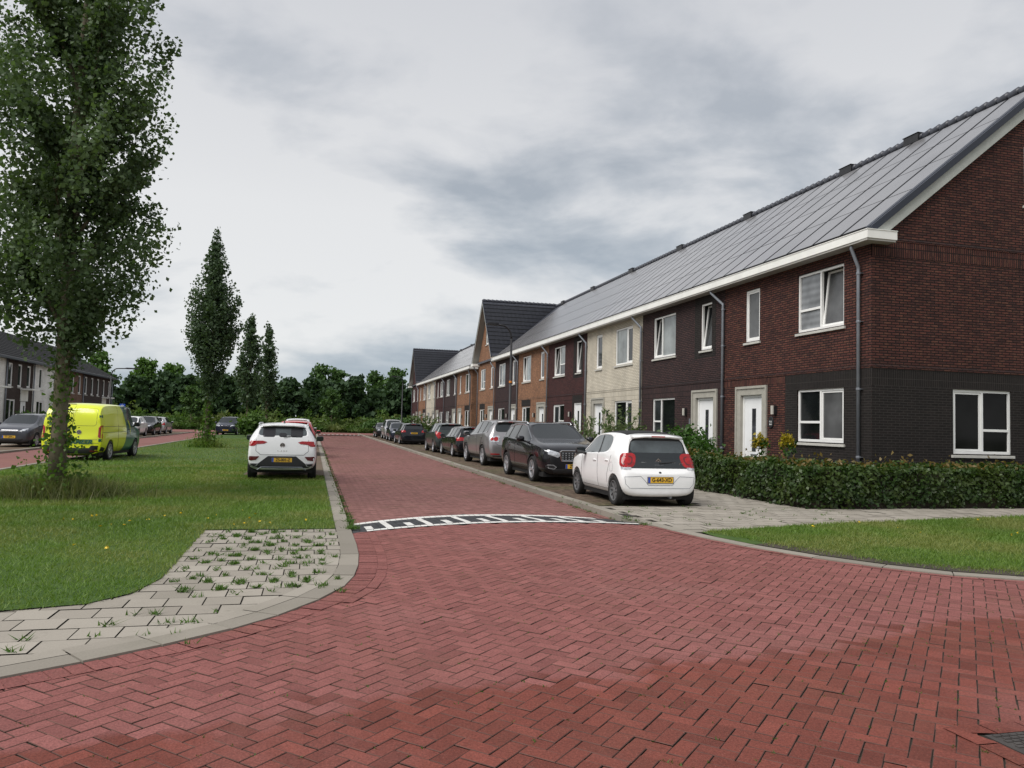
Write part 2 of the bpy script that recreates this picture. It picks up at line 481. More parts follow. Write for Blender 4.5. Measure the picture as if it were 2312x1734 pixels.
def tile_plane(name, P0, U, V, nu, nv, mat, parent, wave=.008, step=.06):
    """interlocking roof tiles: P0 lower corner, U along the eave, V up the slope; nu tiles, nv courses"""
    P0, U, V = Vector(P0), Vector(U), Vector(V); N = U.cross(V).normalized()
    if N.z < 0: N = -N
    k = 6; vs = []; 
    rows = []
    for j in range(nv):
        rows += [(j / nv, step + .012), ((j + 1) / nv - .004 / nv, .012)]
    for (v, h) in rows:
        for i in range(nu * k + 1):
            ph = (i % k) / k
            w = wave * (.5 + .5 * cos(2 * pi * ph)) ** 1.5
            drop = 0
            vs.append(P0 + U * (i / (nu * k)) + V * (v + drop) + N * (h + w))
    n = nu * k + 1
    fs = [(j * n + i, j * n + i + 1, (j + 1) * n + i + 1, (j + 1) * n + i) for j in range(len(rows) - 1) for i in range(n - 1)]
    me = np_mesh(name, [tuple(v) for v in vs], fs, [mat, M['under']], mi=[j % 2 for j in range(len(rows) - 1) for i in range(n - 1)], smooth=False)  # riser faces black: shadow gaps under the courses put into the colour
    return link(name, me, parent)

EAVE_X, EAVE_Z, RIDGE_X, RIDGE_Z, BACK_X = -.15, 6.27, 5.40, 10.70, 10.9
PANEL_ME = {}
def panel_mesh():
    if 'p' not in PANEL_ME:
        mb = MB()
        mb.box((.028, .012, 0), (1.022, 1.640, .035), 1)
        mb.box((.062, .020, .030), (.988, 1.634, .038), 0)
        PANEL_ME['p'] = mb.mesh('solar_panel', [M['solar'], M['panelgap']])
    return PANEL_ME['p']

def brick_house(Y0, w, label, style, x=12.5, rot=0., row='right', group=None, z=0.):
    st = dict(brick='red', lower=None, near_window=True, up=[(1, 'tilt'), (1, 'tran')], down=[(1, 'sash'), (1, 'tran')], upp=['pane_mid'], downp=['pane_dark'],
              smallp=['pane_mid'], small='sash', door='stone', smallpatch=False, winpatch=False, gable=False, end=False, panels=True, lamp=True, plate=None, ww=1.85, wz=(1.31, 2.67),
              skip=[], endw=None)
    st.update(style)
    r = empty('terraced_house', (x, Y0, z), rot, 1, label, 'house', group)
    bm_, sm_ = M['bricks'][st['brick']]; bk, bks = M['bricks']['black']
    ww = st['ww']
    # ---- openings
    if st['near_window']:
        W1 = (.97, .97 + ww); S1 = (w - 1.96, w - 1.20); D1 = (w - 2.38, w - .72)
    else:
        W1 = (w - 1.02 - ww, w - 1.02); S1 = (.82, 1.56); D1 = (.40, 2.10)
    if st['door'] == 'plain': D1 = ((D1[0] + D1[1]) / 2 - .55, (D1[0] + D1[1]) / 2 + .55)
    d0, d1 = D1; dt = 2.87 if st['door'] == 'stone' else 2.71
    up = (4.20, 5.74)
    holes = [(W1[0], W1[1], up[0], up[1]), (S1[0], S1[1], up[0], up[1]), (W1[0], W1[1], st['wz'][0], st['wz'][1]), (d0, d1, .0, dt)]
    wm = MB()
    wall_holes(wm, 0, w, -.2, 6.15, holes, 0)
    # party/back walls and attic closure
    wm.poly([(0, w, -.2), (0, w, 6.15), (BACK_X - .3, w, 6.15), (BACK_X - .3, w, -.2)], 0)
    wm.poly([(BACK_X - .3, 0, -.2), (BACK_X - .3, w, -.2), (BACK_X - .3, w, 6.15), (BACK_X - .3, 0, 6.15)], 0)
    wm.poly([(0, w, 6.15), (RIDGE_X, w, RIDGE_Z - .12), (BACK_X - .3, w, 6.15)], 0)
    def gp(y, a, b, c, d, mi):   # facing strip on the facade, 3 mm proud
        wm.box((-.003, a, c), (.05, b, d), mi)
    # soldier band over the ground floor and the ledge, its shadow line a painted black strip
    segs = [(0, w)]
    if st['lower'] == 'nearblack':
        cut = 3.37
        lows = [h for h in ((W1[0], W1[1], st['wz'][0], st['wz'][1]),)]
        sub = MB(); wall_holes(sub, 0, cut, -.2, 2.685, lows, 2, .02, -.004)
        wm.faces(sub.v, sub.f, 2)
        gp(0, -.004, cut, 2.685, 3.09, 3); gp(0, cut, w, 2.88, 3.09, 1)
    else:
        ya = [(0, w)]
        gp(0, 0, w, 2.885, 3.09, 1)
        for (a, b) in ((0, min(d0, W1[0])), (max(d1, W1[1]), w), (min(d1, W1[1]), max(d0, W1[0]))): 
            if b - a > .02: gp(0, a, b, 2.70, 2.885, 1)
        gp(0, W1[0], W1[1], 2.68, 2.885, 1)
    wm.box((-.016, 0, 3.095), (.05, w, 3.15), 0)
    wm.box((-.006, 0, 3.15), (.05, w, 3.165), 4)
    # dark brick panels round openings
    if st['smallpatch']:
        for (a, b, c, d) in ((S1[0] - .25, S1[0] - .002, 3.93, 6.0), (S1[1] + .002, S1[1] + .42, 3.93, 6.0), (S1[0] - .002, S1[1] + .002, 3.93, 4.10), (S1[0] - .002, S1[1] + .002, 5.745, 6.0)):
            wm.box((-.005, a, c), (.03, b, d), 2)
    if st['door'] == 'plain':
        wm.box((-.007, d0 - .16, 2.715), (.03, d1 + .22, 3.09), 3)
        wm.box((-.007, d0 - .16, -.1), (.03, d0 - .002, 2.715), 2); wm.box((-.007, d1 + .002, -.1), (.03, d1 + .22, 2.715), 2)
    if st['winpatch']:
        wm.box((-.008, W1[0] - .1, 2.69), (.03, W1[1] + .1, 3.09), 3)
    # ---- end wall with its gable (faces -y)
    if st['end']:
        ew = st['endw'] or []
        em = MB()
        hs = [(a, b, c, d) for (a, b, c, d) in ew]
        sub = MB(); wall_holes(sub, 0, BACK_X - .3, -.2, 6.15, [h for h in hs if h[3] < 6.15], 0)
        def fl(p): return (p[1], p[0], p[2])
        def addsub(sub, mi_of):
            for f, mi in zip(sub.f, sub.m):
                pts = [fl(sub.v[i]) for i in f][::-1]
                wm.poly(pts, mi_of(sum(p[2] for p in pts) / len(pts)))
        lowb = st['lower'] == 'nearblack'
        if lowb:
            s1 = MB(); wall_holes(s1, 0, BACK_X - .3, -.2, 2.69, [h for h in hs if h[3] < 2.69], 2); addsub(s1, lambda z: 2)
            s2 = MB(); wall_holes(s2, 0, BACK_X - .3, 2.69, 3.09, [], 3); addsub(s2, lambda z: 3)
            s3 = MB(); wall_holes(s3, 0, BACK_X - .3, 3.09, 6.15, [], 0); addsub(s3, lambda z: 0)
        else: addsub(sub, lambda z: 0)
        wm.box((0, -.016, 3.095), (BACK_X - .3, .02, 3.15), 0); wm.box((0, -.006, 3.15), (BACK_X - .3, .02, 3.165), 4)  # black strips stand in for the shadow lines of the ledges
        wm.box((0, -.004, 5.72), (BACK_X - .3, .02, 6.09), 1)
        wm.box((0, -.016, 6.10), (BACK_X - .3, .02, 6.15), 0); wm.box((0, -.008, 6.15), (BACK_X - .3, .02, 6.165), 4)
        # triangle, with an attic window
        att = [h for h in hs if h[2] > 6.15]
        zz = lambda x: EAVE_Z - .1 + (x - EAVE_X) * (RIDGE_Z - EAVE_Z) / (RIDGE_X - EAVE_X)
        if att:
            a, b, c, d = att[0]
            wm.poly([(0, 0, 6.165), (a, 0, 6.165), (a, 0, zz(a))], 0)
            wm.poly([(a, 0, 6.165), (b, 0, 6.165), (b, 0, c), (a, 0, c)], 0)
            wm.poly([(a, 0, d), (b, 0, d), (b, 0, zz(b)), (a, 0, zz(a))], 0)
            wm.poly([(b, 0, 6.165), (BACK_X - .3, 0, 6.165), (RIDGE_X, 0, zz(RIDGE_X)), (b, 0, zz(b))], 0)
        else:
            wm.poly([(0, 0, 6.15), (BACK_X - .3, 0, 6.15), (RIDGE_X, 0, zz(RIDGE_X))], 0)
        for i, (a, b, c, d) in enumerate(hs):
            # build in a holder rotated so that the window faces -y
            hold = window(r, 0, b - a, c, d, [(1, 'tran'), (1.05, 'sash')] if i == 0 else [(1, 'sash')], [M['pane_black']], sill=True)
            wins = [hold] + [o for o in r.children if o.name.startswith('window_sill') and 'mv' not in o]
            hold.rotation_euler = (0, 0, pi / 2); hold.location = (b, 0, 0)
            s = [o for o in r.children if o.name.startswith('window_sill')][-1]
            s.rotation_euler = (0, 0, pi / 2); s.location = (b, 0, 0)
    if not st['gable']:
        pass
    else:
        # street gable: brick triangle over the facade
        mid = w / 2; zp = 10.55
        a0 = (mid - .42, mid + .42, 7.55, 8.75)
        k = (zp - 6.15) / (mid + .0)
        zg = lambda y: 6.15 + k * (mid - abs(y - mid))
        ya, yb, za, zb = a0
        wm.poly([(0, ya, 6.15), (0, 0, 6.15), (0, ya, zg(ya))], 0)
        wm.poly([(0, w, 6.15), (0, yb, 6.15), (0, yb, zg(yb))], 0)
        wm.poly([(0, yb, 6.15), (0, ya, 6.15), (0, ya, za), (0, yb, za)], 0)
        wm.poly([(0, yb, zb), (0, ya, zb), (0, ya, zg(ya)), (0, mid, zp), (0, yb, zg(yb))], 0)
        window(r, ya, yb, za, zb, [(1, 'sash')], [M['pane_mid']])
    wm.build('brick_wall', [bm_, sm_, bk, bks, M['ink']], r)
    # ---- windows
    P = lambda l: [M[k] for k in l]
    window(r, W1[0], W1[1], up[0], up[1], st['up'], P(st['upp']))
    window(r, S1[0], S1[1], up[0], up[1], [(1, st['small'])], P(st['smallp']))
    window(r, W1[0], W1[1], st['wz'][0], st['wz'][1], st['down'], P(st['downp']))
    # ---- door
    if st['door'] == 'stone':
        s = MB()
        s.prism([(d0 - .0, -.1), (d0 + .26, -.1), (d0 + .26, dt - .26), (d1 - .26, dt - .26), (d1 - .26, -.1), (d1, -.1), (d1, dt), (d0, dt)], -.02, .16, plane='YZ')
        s.prism([(d0 + .0, -.1), (d0 + .07, -.1), (d0 + .07, dt - .07), (d1 - .07, dt - .07), (d1 - .07, -.1), (d1, -.1), (d1, dt), (d0, dt)], -.05, -.0201, plane='YZ')
        s.build('door_surround', M['stone'], r)
        da, db, dz, dx = d0 + .262, d1 - .262, dt - .262, .07
    else:
        da, db, dz, dx = d0, d1, dt, .03
    f = MB(); t = .075
    f.box((dx, da, .12), (dx + .08, da + t, dz)); f.box((dx, db - t, .12), (dx + .08, db, dz)); f.box((dx, da + t, dz - t), (dx + .08, db - t, dz))
    f.build('door_frame', M['white'], r)
    dm = MB(); dm.box((dx + .03, da + t + .006, .14), (dx + .075, db - t - .006, dz - t - .006))
    door = dm.build('front_door', M['door'], r)
    gw = (da + db) / 2
    g = MB(); g.box((dx + .022, gw - .10, .95), (dx + .0305, gw + .10, dz - t - .32))
    g.build('door_glass', M['pane_mid'], door)
    h = MB(); h.box((dx - .02, da + t + .09, 1.10), (dx + .03, da + t + .12, 1.32)); h.box((dx - .03, da + t + .09, 1.28), (dx - .015, da + t + .22, 1.30))
    h.build('door_handle', M['alloy'], door)
    lb = MB(); lb.box((dx + .018, gw - .15, .83), (dx + .0305, gw + .15, .88)); lb.build('letter_slot', M['alloy'], door)
    sp = MB(); sp.box((-.35, da, -.1), (.12, db, .10)); sp.build('door_step', M['stone'], r)
    if st['lamp']:
        ly = d0 - .42 if st['near_window'] else d1 + .42
        lm = MB(); lm.box((-.10, ly - .055, 2.02), (.0, ly + .055, 2.28), 0); 
        lo = lm.build('wall_lamp', M['black'], r, bevel=.008)
        ls = MB(); ls.box((-.135, ly - .05, 2.03), (-.101, ly + .05, 2.27)); ls.build('lamp_glass', M['shade'], lo)
        hb = MB(); hb.box((-.014, ly + (.22 if st['near_window'] else -.25) - .04, 1.72), (.0, ly + (.22 if st['near_window'] else -.25) + .04, 1.92))
        if st['plate'] != 'oval': hb.build('house_number_plate', M['zinc'], r)
    # ---- gutter, down pipe
    if not st['gable']:
        gm = MB()
        x0 = -.36
        gm.box((x0, 0.004, 6.05), (x0 + .02, w - .004, 6.25)); gm.box((x0 - .012, 0, 6.245), (x0 + .03, w, 6.262))
        g = gm.build('gutter', M['gutter'], r)
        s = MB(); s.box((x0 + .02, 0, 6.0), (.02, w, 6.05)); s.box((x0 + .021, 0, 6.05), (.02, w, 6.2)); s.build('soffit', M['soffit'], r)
        if st['end']:
            q = MB()
            q.box((x0, -.30, 6.05), (.45, -.28, 6.25)); q.box((x0, -.279, 6.05), (x0 + .02, .003, 6.25)); q.box((.43, -.279, 6.05), (.45, -.002, 6.25))
            q.box((x0 - .012, -.312, 6.245), (.462, -.0, 6.262)); q.build('gutter_return', M['gutter'], r)
            q = MB(); q.box((x0 + .01, -.279, 6.0), (.43, -.001, 6.05)); q.build('soffit', M['soffit'], r)
        py = .36 if st['end'] else .0
    else:
        py = .04
        gm = MB()
        gm.box((-.55, w - .55, 6.03), (.0, w + .28, 6.24)); gm.build('gutter', M['gutter'], r)
    pm = MB(); R = .042
    ptop = (-.27, py + (.42 if not st['end'] else .06), 6.0)
    pm.tube([(-.27, ptop[1], 6.02), (-.27, ptop[1], 5.93), (-.075, py, 5.52), (-.075, py, 5.45), (-.075, py, .05)] if not st['end'] else [(-.27, py, 6.02), (-.27, py, 5.93), (-.075, py, 5.5), (-.075, py, 5.42), (-.075, py, .05)], R, 10)
    if st['gable']: pm.tube([(-.35, w - .1, 6.02), (-.35, w - .1, 5.93), (-.075, w - .25, 5.5), (-.075, w - .25, .05)], R, 10)
    pipe = pm.build('down_pipe', M['zinc'], r, smooth=True)
    for zb in (1.0, 2.6, 4.2, 5.35):
        bmx = MB(); bmx.lathe([(R + .006, zb - .03), (R + .010, zb - .02), (R + .010, zb + .02), (R + .006, zb + .03)], n=10, c=(-.075, py, 0)); bmx.box((-.07, py - .02 - .07, zb - .006), (.0, py - .02, zb + .006))
        bmx.build('pipe_bracket', M['zinc'], pipe)
    # ---- roof
    ov = .12 if st['end'] else 0.
    rm = MB()
    e = (EAVE_X, EAVE_Z); rg = (RIDGE_X, RIDGE_Z); bk_ = (BACK_X, EAVE_Z)
    for (p, q) in ((e, rg), (bk_, rg)):
        rm.poly([(p[0], -ov, p[1]), (p[0], w, p[1]), (q[0], w, q[1]), (q[0], -ov, q[1])])
    rm.poly([(e[0], -ov, e[1] - .1), (e[0], w, e[1] - .1), (e[0], w, e[1]), (e[0], -ov, e[1])])
    roof = rm.build('roof', M['tile'], r)
    rt = MB(); n = int(w / .33)
    for i in range(n):
        y = -ov + (w + ov) * i / n; y2 = -ov + (w + ov) * (i + 1) / n
        rt.tube([(RIDGE_X, y, RIDGE_Z + .0), (RIDGE_X, y + .06, RIDGE_Z + .035), (RIDGE_X, y2 - .03, RIDGE_Z + .02), (RIDGE_X, y2 + .01, RIDGE_Z + .0)], [.13, .155, .125, .12], 10)
    rt.build('ridge_tiles', M['tile'], r, smooth=True)
    v = MB(); vy = .75 if not st['end'] else 4.3
    v.box((RIDGE_X - .2, vy, RIDGE_Z - .1), (RIDGE_X + .2, vy + .6, RIDGE_Z + .15)); v.box((RIDGE_X - .22, vy - .03, RIDGE_Z + .15), (RIDGE_X + .22, vy + .63, RIDGE_Z + .175)); v.build('roof_vent', M['black'], r, bevel=.02)
    sl = Vector((RIDGE_X - EAVE_X, 0, RIDGE_Z - EAVE_Z)); ang = atan2(sl.z, sl.x); sdir = sl.normalized(); nrm = Vector((-sl.z, 0, sl.x)).normalized()
    if st['panels']:
        ncol = max(1, round((w + ov) / 1.05)); nrow = 4; pit = (w + ov) / ncol
        L = sl.length; pl = 1.652
        o0 = L - .34 - nrow * pl
        for c in range(ncol):
            for k in range(nrow):
                o = link('solar_panel', panel_mesh(), r)
                m = Matrix((Vector((0, -1, 0)), sdir, nrm)).transposed().to_4x4(); yy = -ov + (c + 1) * pit
                p = Vector((EAVE_X, yy, EAVE_Z)) + sdir * (o0 + k * pl) + nrm * .03
                m.translation = p
                o.matrix_local = m
                o.scale.x = pit / 1.05
        cvr = MB()   # flashing strip at the eave under the first panels, batten lines between rows
        cvr.poly([tuple(Vector((EAVE_X, -ov, EAVE_Z)) + nrm * .02), tuple(Vector((EAVE_X, w, EAVE_Z)) + nrm * .02), tuple(Vector((EAVE_X, w, EAVE_Z)) + sdir * .35 + nrm * .02), tuple(Vector((EAVE_X, -ov, EAVE_Z)) + sdir * .35 + nrm * .02)])
        cvr.build('eave_flashing', M['solar'], r)
    if st['end']:
        vb = MB()
        def sl_z(x): return EAVE_Z + (x - EAVE_X) * sl.z / sl.x
        pts = [(.02, sl_z(.02) - .40), (RIDGE_X, sl_z(RIDGE_X) - .40), (RIDGE_X, sl_z(RIDGE_X) - .10), (.02, sl_z(.02) - .10)]
        vb.prism(pts, -.10, -.02, plane='XZ')
        pb = [(BACK_X, EAVE_Z - .40), (BACK_X, EAVE_Z - .1), (RIDGE_X, RIDGE_Z - .10), (RIDGE_X, RIDGE_Z - .40)]
        vb.prism(pb, -.10, -.02, plane='XZ'); vb.build('verge_board', M['board'], r, recalc=True)
        vt = MB()
        pts = [(-.12, sl_z(-.12) - .099), (RIDGE_X, sl_z(RIDGE_X) - .099), (RIDGE_X, sl_z(RIDGE_X) + .09), (-.12, sl_z(-.12) + .09)]
        vt.prism(pts, -.16, -.075, plane='XZ'); vt.prism([(a, b + .0) for a, b in [(-.12, sl_z(-.12) + .05), (RIDGE_X, sl_z(RIDGE_X) + .05), (RIDGE_X, sl_z(RIDGE_X) + .10), (-.12, sl_z(-.12) + .10)]], -.074, .07, plane='XZ')
        vt.build('verge_trim', M['verge'], r, recalc=True)
    if st['gable']:
        mid = w / 2; zp = 10.80; ovx = -.42; oy = .38
        ze = 6.35; xe = RIDGE_X
        for sgn in (-1, 1):
            y_e = mid + sgn * (mid + oy); 
            zl = zp - (zp - ze) * (mid + oy) / (mid + oy)
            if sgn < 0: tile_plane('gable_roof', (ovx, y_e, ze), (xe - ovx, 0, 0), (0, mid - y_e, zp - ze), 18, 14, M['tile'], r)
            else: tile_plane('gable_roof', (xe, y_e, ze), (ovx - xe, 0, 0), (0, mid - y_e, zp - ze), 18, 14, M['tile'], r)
            # underside + barge board
            b = MB()
            b.poly([(ovx, y_e, ze - .05), (ovx, mid, zp - .05), (0.3, mid, zp - .05), (0.3, y_e, ze - .05)]); b.build('gable_soffit', M['soffit'], r)
            b = MB(); b.prism([(y_e, ze - .26), (mid, zp - .26), (mid, zp - .045), (y_e, ze - .045)], ovx - .03, ovx, plane='YZ')
            b.build('barge_board', M['board'], r, recalc=True)
            b = MB(); b.prism([(y_e, ze - .06), (mid, zp - .06), (mid, zp + .05), (y_e, ze + .05)], ovx - .05, ovx + .03, plane='YZ'); b.build('verge_trim', M['verge'], r, recalc=True)
        rt = MB(); n = 18
        for i in range(n):
            xx = ovx + (xe - ovx) * i / n; x2 = ovx + (xe - ovx) * (i + 1) / n
            rt.tube([(xx, mid, zp + .0), (xx + .05, mid, zp + .04), (x2, mid, zp + .01)], [.12, .14, .12], 10)
        rt.build('ridge_tiles', M['tile'], r, smooth=True)
    return r

def simple_house(Y1, w, label, brick, nwin, group, door_white=True, x=-19., end=False):
    """house of the row across: facade looks +x, local y runs back towards the camera (rot = pi)"""
    r = empty('row_house', (x, Y1, 0), pi, 1, label, 'house', group)
    bm_, sm_ = M['bricks'][brick]
    top = 5.05
    up = (3.25, 4.75); holes = []
    ys = [w * (i + .5) / nwin for i in range(nwin)]
    tall = [(y - .36, y + .36, up[0], up[1]) for y in ys]
    dn = [(w * .62, w * .62 + 1.5, 1.0, 2.4)]; dr = (w * .22, w * .22 + 1.05, 0.05, 2.3)
    wm = MB(); wall_holes(wm, 0, w, -.2, top, tall + dn + [dr], 0)
    wm.poly([(0, 0, -.2), (9, 0, -.2), (9, 0, top), (0, 0, top)]); wm.poly([(0, w, -.2), (0, w, top), (9, w, top), (9, w, -.2)])
    wm.poly([(0, 0, top), (9, 0, top), (4.5, 0, 7.4)]); wm.poly([(0, w, top), (4.5, w, 7.4), (9, w, top)])
    wm.box((-.012, 0, 2.78), (.03, w, 2.84), 1)
    wm.build('brick_wall', [bm_, sm_], r)
    for h in tall: window(r, *h, [(1, 'sash')], [M['pane_mid']])
    for h in dn: window(r, *h, [(1, 'sash'), (1, 'fix')], [M['pane_dark']])
    d = MB(); d.box((.03, dr[0], dr[2]), (.09, dr[1], dr[3])); do = d.build('front_door', M['door'], r)
    g = MB(); g.box((.02, dr[0] + .2, 1.0), (.029, dr[0] + .42, 2.0)); g.build('door_glass', M['pane_mid'], do)
    if door_white:
        q = MB(); q.box((-.06, dr[0] - .12, dr[3] + .02), (.02, dr[1] + .12, dr[3] + .75)); q.build('door_panel', M['gutter'], r)
        q = MB(); q.box((-.75, dr[0] - .2, dr[3] + .76), (.02, dr[1] + .2, dr[3] + .86)); q.build('door_canopy', M['gutter'], r)
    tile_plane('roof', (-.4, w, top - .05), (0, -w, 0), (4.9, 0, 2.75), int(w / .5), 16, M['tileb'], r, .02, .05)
    b = MB(); b.poly([(9.4, 0, top - .05), (4.5, 0, 7.7), (4.5, w, 7.7), (9.4, w, top - .05)]); b.build('back_roof', M['tileb'], r)
    q = MB(); q.box((-.45, 0, top - .12), (.0, w, top + .02)); q.build('gutter', M['verge'], r)
    p = MB(); p.tube([(-.09, .05, top - .1), (-.09, .05, 0)], .045, 8); p.build('down_pipe', M['zinc'], r, smooth=True)
    return r
# ------------------------------------------------------------------ cars
# local frame: front towards +y, x to the right, z up, origin on the ground under the middle
class Proj:
    """projects outlines onto a finished hull"""
    def __init__(s, me, L=4.):
        s.L = L
        s.bvh = BVHTree.FromPolygons([v.co.copy() for v in me.vertices], [tuple(p.vertices) for p in me.polygons])
    def base(s, yaw, u, v, um):
        n = Vector((sin(yaw), -cos(yaw), 0)); ux = Vector((cos(yaw), sin(yaw), 0))
        y0 = round(yaw / (pi / 2)) * pi / 2
        if abs(y0 - yaw) < 1e-4: return ux * u + Vector((0, 0, v)), n
        u0 = Vector((cos(y0), sin(y0), 0)); n0 = Vector((sin(y0), -cos(y0), 0))
        return u0 * um + n0 * (s.L / 2 - .12) + ux * (u - um) + Vector((0, 0, v)), n
    def hit(s, yaw, u, v, um=0.):
        P, n = s.base(yaw, u, v, um)
        h = s.bvh.ray_cast(P + n * 6, -n)
        return (h[0], n) if h[0] is not None else (None, n)
    def patch(s, name, outline, yaw, mat, parent, off=.004, th=.02, res=.05, smooth=True, bulge=0.):
        o = []
        for i in range(len(outline)):
            a = Vector(outline[i]); b = Vector(outline[(i + 1) % len(outline)])
            k = max(1, int((b - a).length / res))
            o += [a + (b - a) * j / k for j in range(k)]
        nE = len(o)
        xs = [p.x for p in o]; ys = [p.y for p in o]; um = (min(xs) + max(xs)) / 2
        pts = list(o)
        x = min(xs) + res / 2
        def inside(px, py):
            c = False
            for i in range(nE):
                a, b = o[i], o[i - 1]
                if (a.y > py) != (b.y > py) and px < (b.x - a.x) * (py - a.y) / (b.y - a.y) + a.x: c = not c
            return c
        def dist(px, py):
            return min((Vector((px, py)) - q).length for q in o)
        while x < max(xs):
            y = min(ys) + res / 2
            while y < max(ys):
                if inside(x, y) and dist(x, y) > res * .4: pts.append(Vector((x, y)))
                y += res
            x += res
        V, E_, Fc, *_r = delaunay_2d_cdt(pts, [(i, (i + 1) % nE) for i in range(nE)], [], 1, 1e-5)
        n = Vector((sin(yaw), -cos(yaw), 0))
        P3 = []; last = None
        for p in V:
            h, _ = s.hit(yaw, p.x, p.y, um)
            P3.append(h)
        good = [(i, h) for i, h in enumerate(P3) if h is not None]
        if not good: return None
        bad = {i for i, h in enumerate(P3) if h is None}
        for i in bad: P3[i] = Vector((0, 0, 0))
        mb = MB()
        d = [off + (bulge * min(1, dist(V[i].x, V[i].y) / .05) if bulge else 0) for i in range(len(V))]
        top = [P3[i] + n * d[i] for i in range(len(V))]
        fs = []
        for f in Fc:
            if any(i in bad for i in f): continue
            a, b, c = [top[i] for i in f[:3]]
            nn = (b - a).cross(c - a)
            fs.append(tuple(f) if nn.dot(n) > 0 else tuple(reversed(f)))
        mb.faces(top, fs)
        # rim back into the hull
        idx = {}
        for i, v in enumerate(V): idx[(round(v.x, 4), round(v.y, 4))] = i
        ring = [idx.get((round(p.x, 4), round(p.y, 4))) for p in o]
        ring = [i for i in ring if i is not None and i not in bad]
        area = sum(o[i].x * o[(i + 1) % nE].y - o[(i + 1) % nE].x * o[i].y for i in range(nE))
        if area < 0: ring.reverse()
        m = len(ring)
        vs = [top[i] for i in ring] + [top[i] - n * (th + d[i]) for i in ring]
        mb.faces(vs, [(i, i + m, (i + 1) % m + m, (i + 1) % m) for i in range(m) if (vs[i] - vs[(i + 1) % m]).length < res * 3.5])
        ob = mb.build(name, mat, parent)
        if smooth: ob.data.polygons.foreach_set('use_smooth', [i < len(fs) for i in range(len(ob.data.polygons))])
        return ob
    def line(s, mb, pts, yaw, r=.004, off=.0, res=.06, closed=False):
        o = []; P = list(pts) + ([pts[0]] if closed else [])
        for a, b in zip(P[:-1], P[1:]):
            a, b = Vector(a), Vector(b); k = max(1, int((b - a).length / res)); o += [a + (b - a) * j / k for j in range(k)]
        o.append(Vector(P[-1])); q = []
        for p in o:
            h, n = s.hit(yaw, p.x, p.y)
            if h is not None and (not q or (h - q[-1]).length < .25): q.append(h + n * off)
        if len(q) > 1: mb.tube(q, r, 5)
    def flat(s, yaw, u, v, w, h):
        best = None
        for a in (-.5, 0, .5):
            for b in (-.5, 0, .5):
                p, n = s.hit(yaw, u + a * w, v + b * h)
                if p is not None:
                    d = p.dot(n); best = d if best is None else max(best, d)
        return best if best is not None else 0

def text_mesh(txt, size, mat, name, shear=0., bold=.0, sx=1.):
    cu = bpy.data.curves.new(name, 'FONT'); cu.body = txt; cu.size = size; cu.align_x = 'CENTER'; cu.align_y = 'CENTER'; cu.extrude = .001
    cu.shear = shear; cu.offset = bold
    ob = bpy.data.objects.new(name, cu); COL.objects.link(ob)
    dg = bpy.context.evaluated_depsgraph_get()
    me = bpy.data.meshes.new_from_object(ob.evaluated_get(dg))
    bpy.data.objects.remove(ob); bpy.data.curves.remove(cu)
    me.materials.clear(); me.materials.append(mat)
    if sx != 1: me.transform(Matrix.Diagonal((sx, 1, 1, 1)))
    return me

def place_on(ob, yaw, P, tilt=0.):
    """turn a mesh drawn in its xy plane so it faces along the yaw normal"""
    ob.matrix_local = Matrix.Translation(P) @ Matrix.Rotation(yaw, 4, 'Z') @ Matrix.Rotation(pi / 2 - tilt, 4, 'X')

def plate(pr, yaw, u, v, text, parent, w=.52, h=.11):
    d = pr.flat(yaw, u, v, w, h) + .012
    n = Vector((sin(yaw), -cos(yaw), 0)); ux = Vector((cos(yaw), sin(yaw), 0))
    P = ux * u + Vector((0, 0, v)) + n * d
    mb = MB(); mb.box((-w / 2, -h / 2, -.02), (w / 2, h / 2, 0), 0); mb.box((-w / 2 - .008, -h / 2 - .008, -.02), (w / 2 + .008, h / 2 + .008, -.003), 1)
    mb.box((-w / 2 + .002, -h / 2 + .002, -.001), (-w / 2 + .05, h / 2 - .002, .001), 2)
    o = mb.build('number_plate', [M['yellowplate'], M['black'], M['blueplate']], parent); place_on(o, yaw, P)
    if text:
        t = link('plate_text', text_mesh(text, h * .98, M['ink'], 'plate_text', bold=.0022, sx=.88), o)
        t.location = (.025, .0, .002)
    return o

